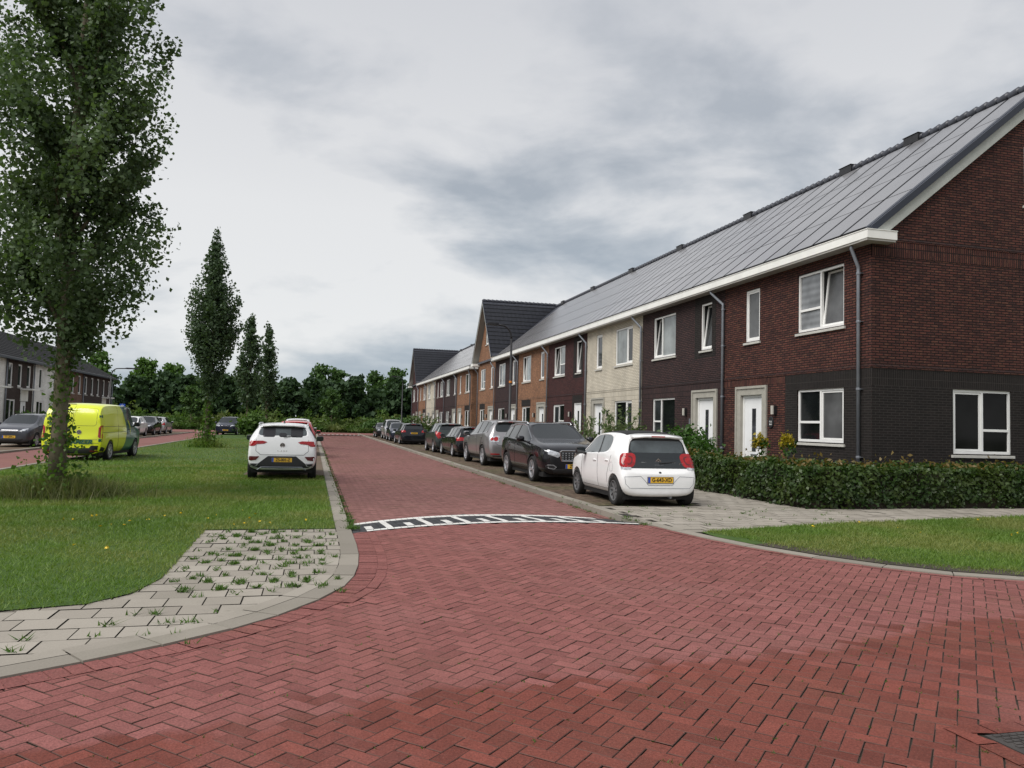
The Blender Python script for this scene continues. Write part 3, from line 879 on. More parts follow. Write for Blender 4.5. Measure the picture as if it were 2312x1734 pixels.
WHEELS = {}
def wheel_meshes(r, wd, spokes, rimmat, style='spoke'):
    key = (round(r, 3), round(wd, 3), spokes, rimmat.name, style)
    if key in WHEELS: return WHEELS[key]
    h = wd / 2; ri = r * .69
    t = MB(); t.lathe([(ri, -h * .9), (r * .93, -h), (r * .985, -h * .75), (r, -h * .35), (r, h * .35), (r * .985, h * .75), (r * .93, h), (ri, h * .9), (ri * .98, h * .6), (ri * .98, -h * .6), (ri, -h * .9)], 'X', 36)
    tm = t.mesh('tyre', M['rubber'], True, True)
    m = MB(); n = 36
    m.lathe([(ri * 1.005, h * .55), (ri * 1.0, h * .93), (ri * .93, h * .93), (ri * .90, h * .55), (ri * .90, -h * .2)], 'X', n, 0)
    m.lathe([(ri * .95, -h * .2), (.001, -h * .2)], 'X', n, 1)
    m.lathe([(r * .17, h * .3), (r * .17, h * .72), (r * .12, h * .82), (.001, h * .82)], 'X', 18, 0)
    for k in range(spokes):
        a = 2 * pi * k / spokes
        if style == 'turbine':
            w0, w1, sk = .035, .05, .42
        elif style == 'twin': w0, w1, sk = .035, .035, .0
        else: w0, w1, sk = .055, .075, 0.
        for dd in ((-.13, .13) if style == 'twin' else (0,)):
            A, B = a + dd * .6, a + dd + sk
            def pt(rad, ang, off, x): 
                return (x, rad * cos(ang) - off * sin(ang), rad * sin(ang) + off * cos(ang))
            ra, rb = r * .12, ri * .94
            vs = [pt(ra, A, -w0 * r / .33 * .5, h * .70), pt(ra, A, w0 * r / .33 * .5, h * .70), pt(rb, B, w1 * r / .33 * .5, h * .80), pt(rb, B, -w1 * r / .33 * .5, h * .80),
                  pt(ra, A, -w0 * r / .33 * .5, h * .3), pt(ra, A, w0 * r / .33 * .5, h * .3), pt(rb, B, w1 * r / .33 * .5, h * .45), pt(rb, B, -w1 * r / .33 * .5, h * .45)]
            m.faces(vs, [(0, 1, 2, 3), (0, 4, 5, 1), (1, 5, 6, 2), (2, 6, 7, 3), (3, 7, 4, 0), (7, 6, 5, 4)], 0)
    rm = m.mesh('rim', [rimmat, M['under']], False, True)
    WHEELS[key] = (tm, rm)
    return WHEELS[key]

def hull(name, S, wheels, r, parent, paintmat, glass, wb_front, rows, W, arch=.045, windows=(), lvl=2, d_cr=.6, e_cr=.5):
    """S: stations front to rear: (y, [(x, z) x6]); rows = indices (cowl, roof front, B, C, roof rear, glass base)"""
    bm = bmesh.new(); ring = []
    for (y, P) in S:
        rr = [bm.verts.new((x, y, z)) for x, z in P] + [bm.verts.new((-x, y, z)) for x, z in reversed(P)]
        ring.append(rr)
    n = len(ring[0]); F = {}
    for i in range(len(S) - 1):
        for k in range(n):
            f = bm.faces.new((ring[i][k], ring[i][(k + 1) % n], ring[i + 1][(k + 1) % n], ring[i + 1][k])); F[(i, k)] = f
    K = len(S[0][1])
    for e, flip in ((0, False), (len(S) - 1, True)):
        for k in range(K - 1):
            q = (ring[e][k], ring[e][k + 1], ring[e][n - 2 - k], ring[e][n - 1 - k])
            bm.faces.new(q if flip else tuple(reversed(q)))
    bmesh.ops.recalc_face_normals(bm, faces=bm.faces)
    glass_f = set(); ring_e = []; cl_ = bm.edges.layers.float.new('crease_edge')
    for i in range(len(S) - 1):
        for k, cv in ((3, d_cr), (4, e_cr)):
            for q in (k, n - 1 - k):
                e = bm.edges.get((ring[i][q], ring[i + 1][q]))
                if e: e[cl_] = cv
    # glass regions: (list of (station, band)), inset
    for mi, (faces, th) in enumerate(windows, start=1):
        fl = [F[x] for x in faces if F[x].is_valid]
        bmesh.ops.inset_region(bm, faces=fl, thickness=th, depth=0, use_even_offset=True)
        ring_e += [e for f in fl for e in f.edges if sum(1 for g in e.link_faces if g in fl) == 1]
        bmesh.ops.inset_region(bm, faces=fl, thickness=.012, depth=-.008, use_even_offset=True)
        for f in fl: f.material_index = mi
        glass_f.update(fl)
    for e in bm.edges:
        gf = [g in glass_f for g in e.link_faces]
        if any(gf) and not all(gf): e[cl_] = 1.0
    cv_ = bm.verts.layers.float.new('crease_vert')
    for f in glass_f:
        for v in f.verts:
            if not all(g in glass_f for g in v.link_faces): v[cv_] = .9
    for e in ring_e:
        if e.is_valid:
            for v in e.verts: v[cv_] = .9
    for e in ring_e: 
        if e.is_valid: e[cl_] = 1.0
    me = bpy.data.meshes.new(name); 
    # crease the lower edges a little so the sills stay crisp
    bm.to_mesh(me); bm.free()
    me.materials.append(paintmat)
    for i, _ in enumerate(windows):
        k_ = 'tmp_slot_%d' % i
        me.materials.append(bpy.data.materials.get(k_) or bpy.data.materials.new(k_))
    me.materials.append(M['under'])
    for p in me.polygons: p.use_smooth = True
    ob = bpy.data.objects.new(name, me); COL.objects.link(ob)
    sb = ob.modifiers.new('s', 'SUBSURF'); sb.levels = lvl; sb.render_levels = lvl
    cm = MB()
    for (wx, wy) in wheels:
        sg = 1 if wx > 0 else -1
        prof = [(.001, W / 2 - .30), (r + arch, W / 2 - .30), (r + arch, W / 2 + .15), (.001, W / 2 + .15)]
        nn = 28; 
        cm.lathe([(a, sg * b) for a, b in prof], 'X', nn, 0, (0, wy, r + .0))
    cme = cm.mesh('cut', M['under'], False, True)
    cme.polygons.foreach_set('material_index', [0] * len(cme.polygons))
    bmc = bmesh.new(); bmc.from_mesh(cme); bmesh.ops.remove_doubles(bmc, verts=bmc.verts, dist=.0005); bmesh.ops.recalc_face_normals(bmc, faces=bmc.faces); bmc.to_mesh(cme); bmc.free()
    co = bpy.data.objects.new('cut', cme); COL.objects.link(co)
    b = ob.modifiers.new('b', 'BOOLEAN'); b.operation = 'DIFFERENCE'; b.object = co; b.solver = 'EXACT'; b.material_mode = 'TRANSFER'
    dg = bpy.context.evaluated_depsgraph_get(); dg.update()
    out = bpy.data.meshes.new_from_object(ob.evaluated_get(dg))
    bpy.data.objects.remove(ob); bpy.data.objects.remove(co)
    return out

def split_by_material(me, keep, name, mats):
    """copy of me holding only the polygons whose material index is in keep"""
    bm = bmesh.new(); bm.from_mesh(me)
    bmesh.ops.delete(bm, geom=[f for f in bm.faces if f.material_index not in keep], context='FACES')
    for f in bm.faces: f.material_index = keep.index(f.material_index) if len(mats) > 1 else 0
    o = bpy.data.meshes.new(name); bm.to_mesh(o); bm.free()
    o.materials.clear()
    for m in mats: o.materials.append(m)
    o.set_sharp_from_angle(angle=radians(38))
    return o

def car(name, label, cat, loc, rz, sp, scale=1., group='parked cars', detail=2):
    d = dict(L=4.0, W=1.75, H=1.48, wb=2.55, fo=.80, r=.31, cl=.20, nose=.78, cowl=1.05, cowlz=.98, ws=.75, b1=.92, b2=.98, rr=.30, tail=.12, tz=1.0, bump=.62,
             paint=None, glass=M['glass'], rim=M['alloy'], spokes=5, wstyle='spoke', rooft=.66, rails=None, mirror=None, clad=False, plate_r=None, plate_f=None, rearh=.78, lights=None, van=False,
             doors=True, tuck=.80, quarter=True)
    d.update(sp); L, W, H = d['L'], d['W'], d['H']; h = W / 2; cl = d['cl']
    root = empty(name, loc, rz, scale, label, cat, group)
    nz = d['nose']; yF = L / 2; yA = yF - d['fo']; yB = yA - d['wb']; yc = yF - d['cowl']; yr0 = yc - d['ws']; yr3 = -L / 2 + d['rr']; yt = -L / 2 + d['tail']
    b1, b2 = d['b1'], d['b2']; tz = d['tz']; rt = d['rooft']
    yb = yr0 - (yr0 - yr3) * .30; ycp = yr0 - (yr0 - yr3) * .70
    def belt(y): return b1 + (b2 - b1) * (yc - y) / (yc - yr3)
    def sec(a, b, c, dd, e, f): return [(h * a[0], a[1]), (h * b[0], b[1]), (h * c[0], c[1]), (h * dd[0], dd[1]), (h * e[0], e[1]), (h * f[0], f[1])]
    zm = .5 * (cl + b1) + .05
    ex = d.get('endx', .78)
    S = [(yF, sec((.5, cl + .07), (ex - .06, cl + .11), (ex, .5 * (cl + nz)), (ex - .03, nz - .16), (ex - .12, nz - .11), (.36, nz - .10))),
         (yF - .11, sec((.55, cl), (.88, cl + .05), (.925, .5 * (cl + nz) + .02), (.89, nz - .07), (.78, nz - .005), (.42, nz + .015))),
         (yF - .42, sec((.6, cl), (.94, cl + .03), (.985, zm), (.945, max(nz - .01, nz + (b1 - nz) * .35)), (.82, nz + (d['cowlz'] - nz) * .5), (.44, nz + (d['cowlz'] - nz) * .5 + .03))),
         (yc, sec((.6, cl), (.95, cl + .02), (1.0, zm), (.955, b1), (.83, max(d['cowlz'], b1 + .03)), (.45, max(d['cowlz'], b1 + .03) + .03))),
         (yr0, sec((.6, cl), (.95, cl + .02), (1.0, zm), (.965, belt(yr0)), (rt + .02, H - .08), (.40, H - .03))),
         (yb, sec((.6, cl), (.95, cl + .02), (1.0, zm), (.97, belt(yb)), (rt + .035, H - .04), (.40, H + .012))),
         (ycp, sec((.6, cl), (.95, cl + .02), (1.0, zm), (.97, belt(ycp)), (rt + .03, H - .045), (.40, H + .008))),
         (yr3, sec((.6, cl + .01), (.95, cl + .04), (1.0, zm), (.955, belt(yr3)), (rt + .0, H - .085 + d.get('rdrop', 0)), (.40, H - .03 + d.get('rdrop', 0)))),
         (yt, sec((.6, cl + .03), (.93, cl + .08), (.975, zm), (.92, tz - .05), (d['tuck'], tz + .02), (.42, tz + .035))),
         (-L / 2 + .05, sec((.6, cl + .04), (.90, cl + .10), (.955, zm), (.90, d['rearh'] - .03), (d['tuck'] - .02, d['rearh'] + .05), (.42, d['rearh'] + .065))),
         (-L / 2, sec((.5, cl + .08), (.80, cl + .14), (.84, .5 * (cl + d['bump'])), (.82, d['bump'] - .06), (.70, d['bump'] - .01), (.38, d['bump'])))]
    # band indices: 0 a-b 1 b-c 2 c-d 3 d-e 4 e-f 5 f-f' 6 f'-e' 7 e'-d'
    win = []
    th = .045
    win.append(([(3, 4), (3, 5), (3, 6)], th))                        # windscreen
    rear = [(7, 4), (7, 5), (7, 6)]
    has_rear = d.get('rearglass', True)
    if has_rear: win.append((rear, d.get('rearin', .06)))
    for (a, b) in ((3, 7),):
        sides = d.get('side', [[(3,), (4,), (5,), (6,)]] if d['quarter'] else [[(3,), (4,), (5,)]])
        for grp in sides:
            idx = [g for t_ in grp for g in t_]
            win.append(([(i, 3) for i in idx], .022)); win.append(([(i, 7) for i in idx], .022))
    wheels = [(h, yA), (-h, yA), (h, yB), (-h, yB)]
    me = hull(name, S, wheels, d['r'], root, d['paint'], d['glass'], None, None, W, windows=win)
    und = len(win) + 1
    # material index of the arch lining is whatever the cutter brought along (last slot)
    last = len(me.materials) - 1
    body = link('body', split_by_material(me, [0] + list(range(len(win) + 1, last + 1)), 'body', [d['paint']] + [M['under']] * (last - len(win))), root)
    gl = ['windscreen'] + (['rear_window'] if has_rear else []) + ['side_window'] * (len(win) - (2 if has_rear else 1))
    for i, nm in enumerate(gl, start=1):
        m_ = d['glass'] if nm != 'rear_window' else d.get('rglass', d['glass'])
        link(nm, split_by_material(me, [i], nm, [m_]), root)
    # black underside
    ub = MB(); ub.box((-h * .86, -L / 2 + .18, cl - .03), (h * .86, L / 2 - .2, cl + .10)); ub.build('underbody', M['under'], root)
    pr = Proj(me, L)
    # wheels
    wd = d.get('tw', .20)
    tm, rm = wheel_meshes(d['r'], wd, d['spokes'], d['rim'], d['wstyle'])
    for (wx, wy) in wheels:
        sg = 1 if wx > 0 else -1
        w = link('wheel', None, root); 
        w.location = (sg * (h - wd / 2 - .012), wy, d['r']); w.rotation_euler = (R0.random() * 6, 0, 0 if sg > 0 else pi)
        link('tyre', tm, w); link('rim', rm, w)
    # mirrors
    mm = d['mirror'] or d['paint']
    for sg in (-1, 1):
        b = MB()
        cx, cyy, cz = sg * (h * .95 + .145), yc - .36, belt(yc) + .085
        prof = []
        vs, fs = [], []
        nu, nv = 10, 8
        for j in range(nv + 1):
            a = -pi / 2 + pi * j / nv
            for i in range(nu):
                t = 2 * pi * i / nu
                sx = abs(cos(t)) ** .6 * (1 if cos(t) > 0 else -1); sz = abs(sin(t)) ** .6 * (1 if sin(t) > 0 else -1)
                ca = abs(cos(a)) ** .55
                vs.append((cx + .11 * sx * ca, cyy + .075 * sin(a), cz + .082 * sz * ca))
        for j in range(nv):
            for i in range(nu): fs.append((j * nu + i, j * nu + (i + 1) % nu, (j + 1) * nu + (i + 1) % nu, (j + 1) * nu + i))
        b.faces(vs, fs)
        o = b.build('side_mirror', mm, root, smooth=True, recalc=True)
        s = MB(); s.tube([(sg * h * .93, cyy + .02, cz - .08), (cx - sg * .06, cyy, cz - .05)], .028, 8); s.build('mirror_arm', M['black'], o)
        g = MB(); g.box((cx - .095, cyy - .0765, cz - .055), (cx + .095, cyy - .068, cz + .055)); g.build('mirror_glass', M['glass'], o)
    # door seams, handles
    if d['doors']:
        for sg, yaw in ((1, pi / 2), (-1, -pi / 2)):
            sm = MB()
            q = lambda y: y if sg > 0 else -y
            zlo = cl + .13
            yd1 = yb - .02; yd2 = ycp + .02
            pr.line(sm, [(q(yc - .12), belt(yc) - .02), (q(yc - .10), zlo + .1), (q(yc - .16), zlo), (q(yd1), zlo), (q(yd1 + .02), belt(yd1) - .01)], yaw, .0045)
            if d.get('rear_doors', True):
                arch_y = yB + d['r'] + .09
                pr.line(sm, [(q(yd1), zlo), (q(max(arch_y, yd2)), zlo), (q(max(arch_y, yd2) - .02), d['r'] + .30), (q(yd2 - .14), belt(yd2) - .02)], yaw, .0045)
            sm.build('door_seam', M['ink'], root)
            for yh in ((yd1 + .20), (yd2 + .10)) if d.get('rear_doors', True) else ((yd1 + .20),):
                zh = belt(yh) - .13
                p, n = pr.hit(yaw, q(yh), zh)
                if p is not None:
                    hd = MB(); hd.box((p.x + sg * .002 - .018, yh - .085, zh - .014), (p.x + sg * .002 + .018, yh + .085, zh + .014))
                    hd.build('door_handle', d.get('handle', d['paint']), root, bevel=.008)
        for sg, yaw in ((1, pi / 2), (-1, -pi / 2)):
            for yp in ([yb, ycp] if d['quarter'] else [yb]):
                pm_ = MB(); pr.line(pm_, [((yp - .03) * sg, belt(yp) + .015), (yp * sg, H - .10)], yaw, .026, -.012, .1)
                if pm_.f: pm_.build('door_pillar', M['black'], root)
    # cladding
    if d['clad']:
        for sg, yaw in ((1, pi / 2), (-1, -pi / 2)):
            q = lambda y: y if sg > 0 else -y
            lo, hi = yB + d['r'] + .04, yA - d['r'] - .04
            pr.patch('sill_cladding', [(q(lo), cl + .02), (q(hi), cl + .02), (q(hi), cl + .15), (q(lo), cl + .15)], yaw, M['black'], root, .008, .02, .12)
            for wy in (yA, yB):
                ri, ro = d['r'] + .043, d['r'] + .105
                out = [(q(wy) + ro * cos(a), d['r'] + ro * sin(a)) for a in np.linspace(-.25, pi + .25, 15)] + [(q(wy) + ri * cos(a), d['r'] + ri * sin(a)) for a in np.linspace(pi + .25, -.25, 15)]
                pr.patch('arch_cladding', out, yaw, M['black'], root, .010, .02, .1)
    if d['rails']:
        for sg in (-1, 1):
            b = MB(); x = sg * h * (rt + .0); z = H - .055
            b.tube([(x, yr0 - .12, z - .02), (x, yr0 - .25, z + .045), (x, yr3 + .25, z + .045), (x, yr3 + .12, z - .0)], .018, 8); b.build('roof_rail', d['rails'], root, smooth=True)
    g = (pr, root, d, dict(yF=yF, yA=yA, yB=yB, h=h, yc=yc, yr3=yr3, yt=yt, belt=belt, H=H, L=L))
    return g

def mirror_x(pts): return [(-a, b) for a, b in reversed(pts)]

def rear_kit(g, tl, tl_yaw=0., plate_txt=None, plate_z=.62, lightmat=None, wiper=True, tailgate=True, spoiler=True, third=True, bumper=None):
    """rear view: u to the right as seen from behind equals +x"""
    pr, root, d, k = g
    for sg in (1, -1):
        o = tl if sg > 0 else mirror_x(tl)
        pr.patch('tail_light', o, tl_yaw * sg, lightmat or M['redlens'], root, .008, .03, .04, bulge=.008)
    if plate_txt is not None: plate(pr, 0, 0, plate_z, plate_txt, root)
    h = k['h']; H = k['H']
    if wiper:
        w = MB(); zz = d['tz'] + .05
        a, n = pr.hit(0, .02, zz); b, _ = pr.hit(0, .36, zz + .03)
        if a is not None and b is not None: w.tube([a + n * .02, b + n * .015], [.014, .006], 6); w.build('rear_wiper', M['black'], root)
    if tailgate:
        sm = MB(); zt = d.get('gate_lo', d['bump'] + .05); wid = h * .74
        pr.line(sm, [(-wid, d['tz'] - .02), (-wid, zt + .1), (-wid + .12, zt), (wid - .12, zt), (wid, zt + .1), (wid, d['tz'] - .02)], 0, .005)
        sm.build('tailgate_seam', M['ink'], root)
    if spoiler:
        s = MB(); ys = k['yr3']; hz = pr.bvh.ray_cast(Vector((0, ys + .05, 4)), Vector((0, 0, -1)))[0]; zs = hz.z - .035; w_ = h * (d['rooft'] - .10)
        vs = []
        for (yy, zz, ww) in ((ys + .06, zs + .03, w_), (ys - .12, zs + .0, w_ * .98), (ys - .13, zs - .03, w_ * .97), (ys + .02, zs - .06, w_)):
            vs += [(-ww, yy, zz), (-ww * .5, yy, zz + .022), (ww * .5, yy, zz + .022), (ww, yy, zz)]
        fs = []
        for j in range(4):
            a, b = j * 4, ((j + 1) % 4) * 4
            fs += [(a + i, a + i + 1, b + i + 1, b + i) for i in range(3)]
        fs += [(0, 4, 8, 12), (3, 15, 11, 7)]
        s.faces(vs, fs); so = s.build('roof_spoiler', d.get('spoilermat', d['paint']), root, smooth=True, recalc=True)
        if third:
            b = MB(); b.box((-.14, ys - .136, zs - .008), (.14, ys - .12, zs + .014)); b.build('brake_light', M['redlens'], so)

def front_kit(g, hl, hl_yaw, plate_txt=None, plate_z=.42, grille=None, intake=None, grillemat=None):
    pr, root, d, k = g
    for sg in (1, -1):
        o = hl if sg > 0 else mirror_x(hl)
        pr.patch('head_light', o, pi + hl_yaw * sg, M['lamp'], root, .006, .03, .05, bulge=.006)
    if grille: pr.patch('grille', grille, pi, grillemat or M['black'], root, .008, .03, .06)
    if intake: pr.patch('air_intake', intake, pi, M['black'], root, .006, .03, .08)
    if plate_txt is not None: plate(pr, pi, 0, plate_z, plate_txt, root)
# ------------------------------------------------------------------ the parked vehicles
def setup_paints():
    M['p_white'] = paint('car_paint_white', (.86, .865, .865))
    M['p_black'] = paint('car_paint_black', (.006, .006, .008), .0, .2, .12)
    M['p_silver'] = paint('car_paint_silver', (.36, .35, .355), .75, .32)
    M['p_dblack'] = paint('car_paint_blue_black', (.007, .009, .014), .2, .25, .12)
    M['p_green'] = paint('car_paint_green_grey', (.045, .057, .055), .5, .32, .4)
    M['p_grey'] = paint('car_paint_grey', (.06, .064, .078), .5, .3, .4)
    M['p_red'] = paint('car_paint_red', (.48, .025, .03))
    M['p_lsilver'] = paint('car_paint_light_silver', (.48, .48, .49), .5, .3)
    M['p_navy'] = paint('car_paint_navy', (.014, .020, .038), .3, .25, .2)
    # the van: yellow at the back, green from a slanted line onwards
    t = NT('van_paint_two_tone'); sx = t.add('SeparateXYZ'); t.lk(t.obj(), sx.inputs[0])
    # boundary bows forward at mid height
    dz = t.math('SUBTRACT', sx.outputs[2], 1.0)
    bow = t.math('MULTIPLY', t.math('MULTIPLY', dz, dz), -.75)
    yy = t.math('SUBTRACT', sx.outputs[1], t.math('ADD', bow, .33))
    k = t.ramp(t.math('ADD', t.math('MULTIPLY', yy, 40.), .5), [(.0, 0), (1., 1)])
    t.lk(t.mix(k, (.70, .78, .010), (.010, .125, .090)), t.b.inputs['Base Color'])
    t.b.inputs['Roughness'].default_value = .3; t.b.inputs['Coat Weight'].default_value = .7; t.b.inputs['Coat Roughness'].default_value = .06
    M['p_van'] = t.mat

def rrect(x0, x1, z0, z1, r=.04, n=4):
    o = []
    for (cx, cz, a0) in ((x1 - r, z1 - r, 0), (x0 + r, z1 - r, pi / 2), (x0 + r, z0 + r, pi), (x1 - r, z0 + r, 3 * pi / 2)):
        for i in range(n + 1): o.append((cx + r * cos(a0 + pi / 2 * i / n), cz + r * sin(a0 + pi / 2 * i / n)))
    return o

def badge_ring(g, yaw, u, v, r, letters=True):
    pr, root, d, k = g
    p, n = pr.hit(yaw, u, v)
    if p is None: return
    mb = MB(); 
    mb.lathe([(r * .86, 0), (r * .86, .012), (r, .012), (r, 0)], 'Z', 24); mb.lathe([(r * .86, .004), (.001, .004)], 'Z', 24, 1)
    if letters:
        def bar(a, b, w=.011):
            A, B = Vector(a) * r, Vector(b) * r; dd = (B - A).normalized(); s = Vector((-dd.y, dd.x)) * w * .5
            mb.prism([tuple(A + s), tuple(A - s), tuple(B - s), tuple(B + s)], .004, .011)
        for a, b in (((-.28, .8), (0, .12)), ((.28, .8), (0, .12)), ((-.66, .55), (-.34, -.72)), ((-.34, -.72), (0, .0)), ((0, .0), (.34, -.72)), ((.34, -.72), (.66, .55))): bar(a, b)
    o = mb.build('badge', [M['chrome'], M['ink']], root, recalc=True); place_on(o, yaw, p + n * .004)

def car_citadine(loc, rz, sc):
    g = car('hatchback', 'small white hatchback with black rear window panel at the head of the parked row', 'car', loc, rz,
            dict(L=3.47, W=1.62, H=1.45, wb=2.34, fo=.67, r=.292, cl=.17, nose=.80, cowl=.90, cowlz=1.0, ws=.66, b1=.93, b2=1.02, rr=.26, tail=.10, tz=.80, bump=.64, rearh=.66,
                 paint=M['p_white'], rim=M['darkalloy'], spokes=9, wstyle='turbine', rooft=.74, rearin=.03, tw=.175, tuck=.84, mirror=M['black'], rdrop=-.02, glass=M['glassl'], rglass=M['ink'],
                 handle=M['p_white'], quarter=False), sc, 'cars parked in the bays beside the houses')
    pr, root, d, k = g
    pr.patch('tailgate_panel', [(-.60, .75), (.60, .75), (.63, .95), (.60, 1.06), (-.60, 1.06), (-.63, .95)], 0, M['glass'], root, .003, .006, .06)
    # clear upper part of the black tailgate glass
    pr.patch('rear_glass', [(-.56, 1.10), (-.52, 1.05), (.52, 1.05), (.56, 1.10), (.53, 1.25), (.46, 1.28), (-.46, 1.28), (-.53, 1.25)], 0, M['glassl'], root, .004, .006, .06)
    tl = rrect(.50, .80, .76, 1.04, .09)
    rear_kit(g, tl, .55, 'G-643-XD', .53, tailgate=False, third=True)
    for sg in (1, -1):
        o = rrect(.55, .755, .815, .985, .06); o = o if sg > 0 else mirror_x(o)
        p2 = pr.patch('light_ring', o, .55 * sg, M['darkred'], root, .018, .004, .05)
        o = rrect(.57, .735, .835, .965, .05); o = o if sg > 0 else mirror_x(o)
        pr.patch('light_core', o, .55 * sg, M['redlens'], root, .022, .004, .05)
        o = rrect(.56, .76, .725, .775, .02); o = o if sg > 0 else mirror_x(o)
        pr.patch('reverse_light', o, .55 * sg, M['lamp'], root, .010, .01, .05)
    # bumper seams and lower opening
    sm = MB(); o = [(-.72, .585), (-.40, .60), (-.30, .50), (-.25, .43), (.25, .43), (.30, .50), (.40, .60), (.72, .585), (.70, .45), (.62, .37), (-.62, .37), (-.70, .45)]
    pr.line(sm, o, 0, .0045, closed=True); sm.build('bumper_seam', M['zinc'], root)
    pr.patch('tow_cover', rrect(-.025, .025, .655, .69, .012), 0, M['ink'], root, .003, .003, .03)
    # chevrons
    p, n = pr.hit(0, 0, .90)
    mb = MB()
    for dy in (0, -.042):
        mb.prism([(-.058, -.035 + dy), (0, .022 + dy), (.058, -.035 + dy), (.058, -.013 + dy), (0, .046 + dy), (-.058, -.013 + dy)], 0, .008)
    o = mb.build('badge', M['chrome'], root, recalc=True); place_on(o, 0, p + n * .004 + Vector((0, 0, .0)))
    t = link('model_lettering', text_mesh('C1', .07, M['chrome'], 'model_lettering', sx=1.1), root); p, n = pr.hit(0, .47, .835); place_on(t, 0, p + n * .006)
    mb = MB(); p, n = pr.hit(0, 0, .815); mb.box((-.09, -.004, 0), (.09, .004, .006)); o = mb.build('handle_strip', M['zinc'], root); place_on(o, 0, p + n * .003)
    # black fabric roof
    mb = MB(); nx, ny = 8, 10
    y0, y1 = k['yr3'] + .22, k['yc'] - .72
    vs = []
    for j in range(ny + 1):
        for i in range(nx + 1):
            x = (-.52 + 1.04 * i / nx); y = y0 + (y1 - y0) * j / ny
            h = pr.bvh.ray_cast(Vector((x, y, 4)), Vector((0, 0, -1)))[0]
            e = 1 if 0 < i < nx and 0 < j < ny else 0
            vs.append((x, y, h.z + .004 + .016 * e))
    mb.faces(vs, [(j * (nx + 1) + i, j * (nx + 1) + i + 1, (j + 1) * (nx + 1) + i + 1, (j + 1) * (nx + 1) + i) for j in range(ny) for i in range(nx)])
    mb.build('fabric_roof', M['rubber'], root, smooth=True)
    ex = MB(); ex.tube([(.25, -1.3, .2), (.25, -1.66, .19)], .025, 8); ex.build('exhaust_pipe', M['zinc'], root)
    # fuel flap on the left side
    sm = MB(); pr.line(sm, rrect(1.06, 1.22, .66, .84, .05), -pi / 2, .003, closed=True); sm.build('fuel_flap_seam', M['zinc'], root)
    return root

def car_crossover(loc, rz, sc):
    g = car('crossover', 'white crossover parked on the grass left of the red street, black rear bumper', 'car', loc, rz,
            dict(L=4.23, W=1.82, H=1.55, wb=2.59, fo=.83, r=.345, cl=.25, nose=.88, cowl=1.1, cowlz=1.06, ws=.80, b1=1.0, b2=1.12, rr=.40, tail=.13, tz=1.13, bump=.68, rearh=.86,
                 paint=M['p_white'], rim=M['alloy'], spokes=5, rooft=.70, rearin=.05, tw=.225, tuck=.80, mirror=M['black'], rails=M['alloy'], clad=True, glass=M['glassl'], spoilermat=M['p_white'], gate_lo=.70), sc, 'cars parked along the grass verge')
    pr, root, d, k = g
    tl = [(.85, .92), (.86, 1.03), (.80, 1.065), (.50, 1.07), (.39, 1.035), (.46, .99), (.64, .975), (.70, .93)]
    rear_kit(g, tl, .22, 'ZS-001-Z', .565, third=False)
    badge_ring(g, 0, 0, .955, .065)
    for sg in (1, -1):
        o = [(.87, .53), (.87, .635), (.83, .66), (.58, .655), (.66, .56)]; pr.patch('rear_fog_light', o if sg > 0 else mirror_x(o), 0, M['darkred'], root, .010, .02, .06)
        o = [(.865, .40), (.87, .465), (.60, .465), (.64, .40), (.70, .375), (.82, .375)]; pr.patch('exhaust_trim', o if sg > 0 else mirror_x(o), 0, M['alloy'], root, .030, .03, .06)
        o = [(.85, .41), (.855, .455), (.63, .455), (.66, .41), (.71, .39), (.81, .39)]; pr.patch('exhaust_opening', o if sg > 0 else mirror_x(o), 0, M['black'], root, .036, .03, .06)
    pr.patch('bumper_trim', [(-.86, .27), (.86, .27), (.885, .47), (.60, .47), (.36, .665), (-.36, .665), (-.60, .47), (-.885, .47)], 0, M['black'], root, .012, .03, .06)
    b = MB(); yb_ = -k['L'] / 2 - .035
    b.tube([(-.62, yb_ + .02, .30), (-.52, yb_, .375), (.52, yb_, .375), (.62, yb_ + .02, .30)], .013, 6); b.build('diffuser_trim', M['zinc'], root)
    p, n = pr.hit(0, 0, .80)
    t = link('model_lettering', text_mesh('T - R O C', .05, M['chrome'], 'model_lettering', sx=1.25), root); place_on(t, 0, p + n * .004)
    # seats behind the rear window
    f = MB(); p, n = pr.hit(0, 0, 1.43)
    f.tube([(0, -1.05, 1.545), (0, -1.14, 1.575), (0, -1.2, 1.60)], [.03, .022, .012], 8); f.build('roof_antenna', M['black'], root)
    for x in (-.36, .36, 0):
        w, h_ = (.16, .15) if x else (.10, .07)
        o = rrect(x - w, x + w, 1.17, 1.17 + h_ * 1.6, .05); pr.patch('head_rest', o, 0, M['seat'], root, .0025, .001, .06)
    pr.patch('window_tint', [(-.60, 1.40), (.60, 1.40), (.56, 1.485), (-.56, 1.485)], 0, M['ink'], root, .004, .002, .06)
    return root

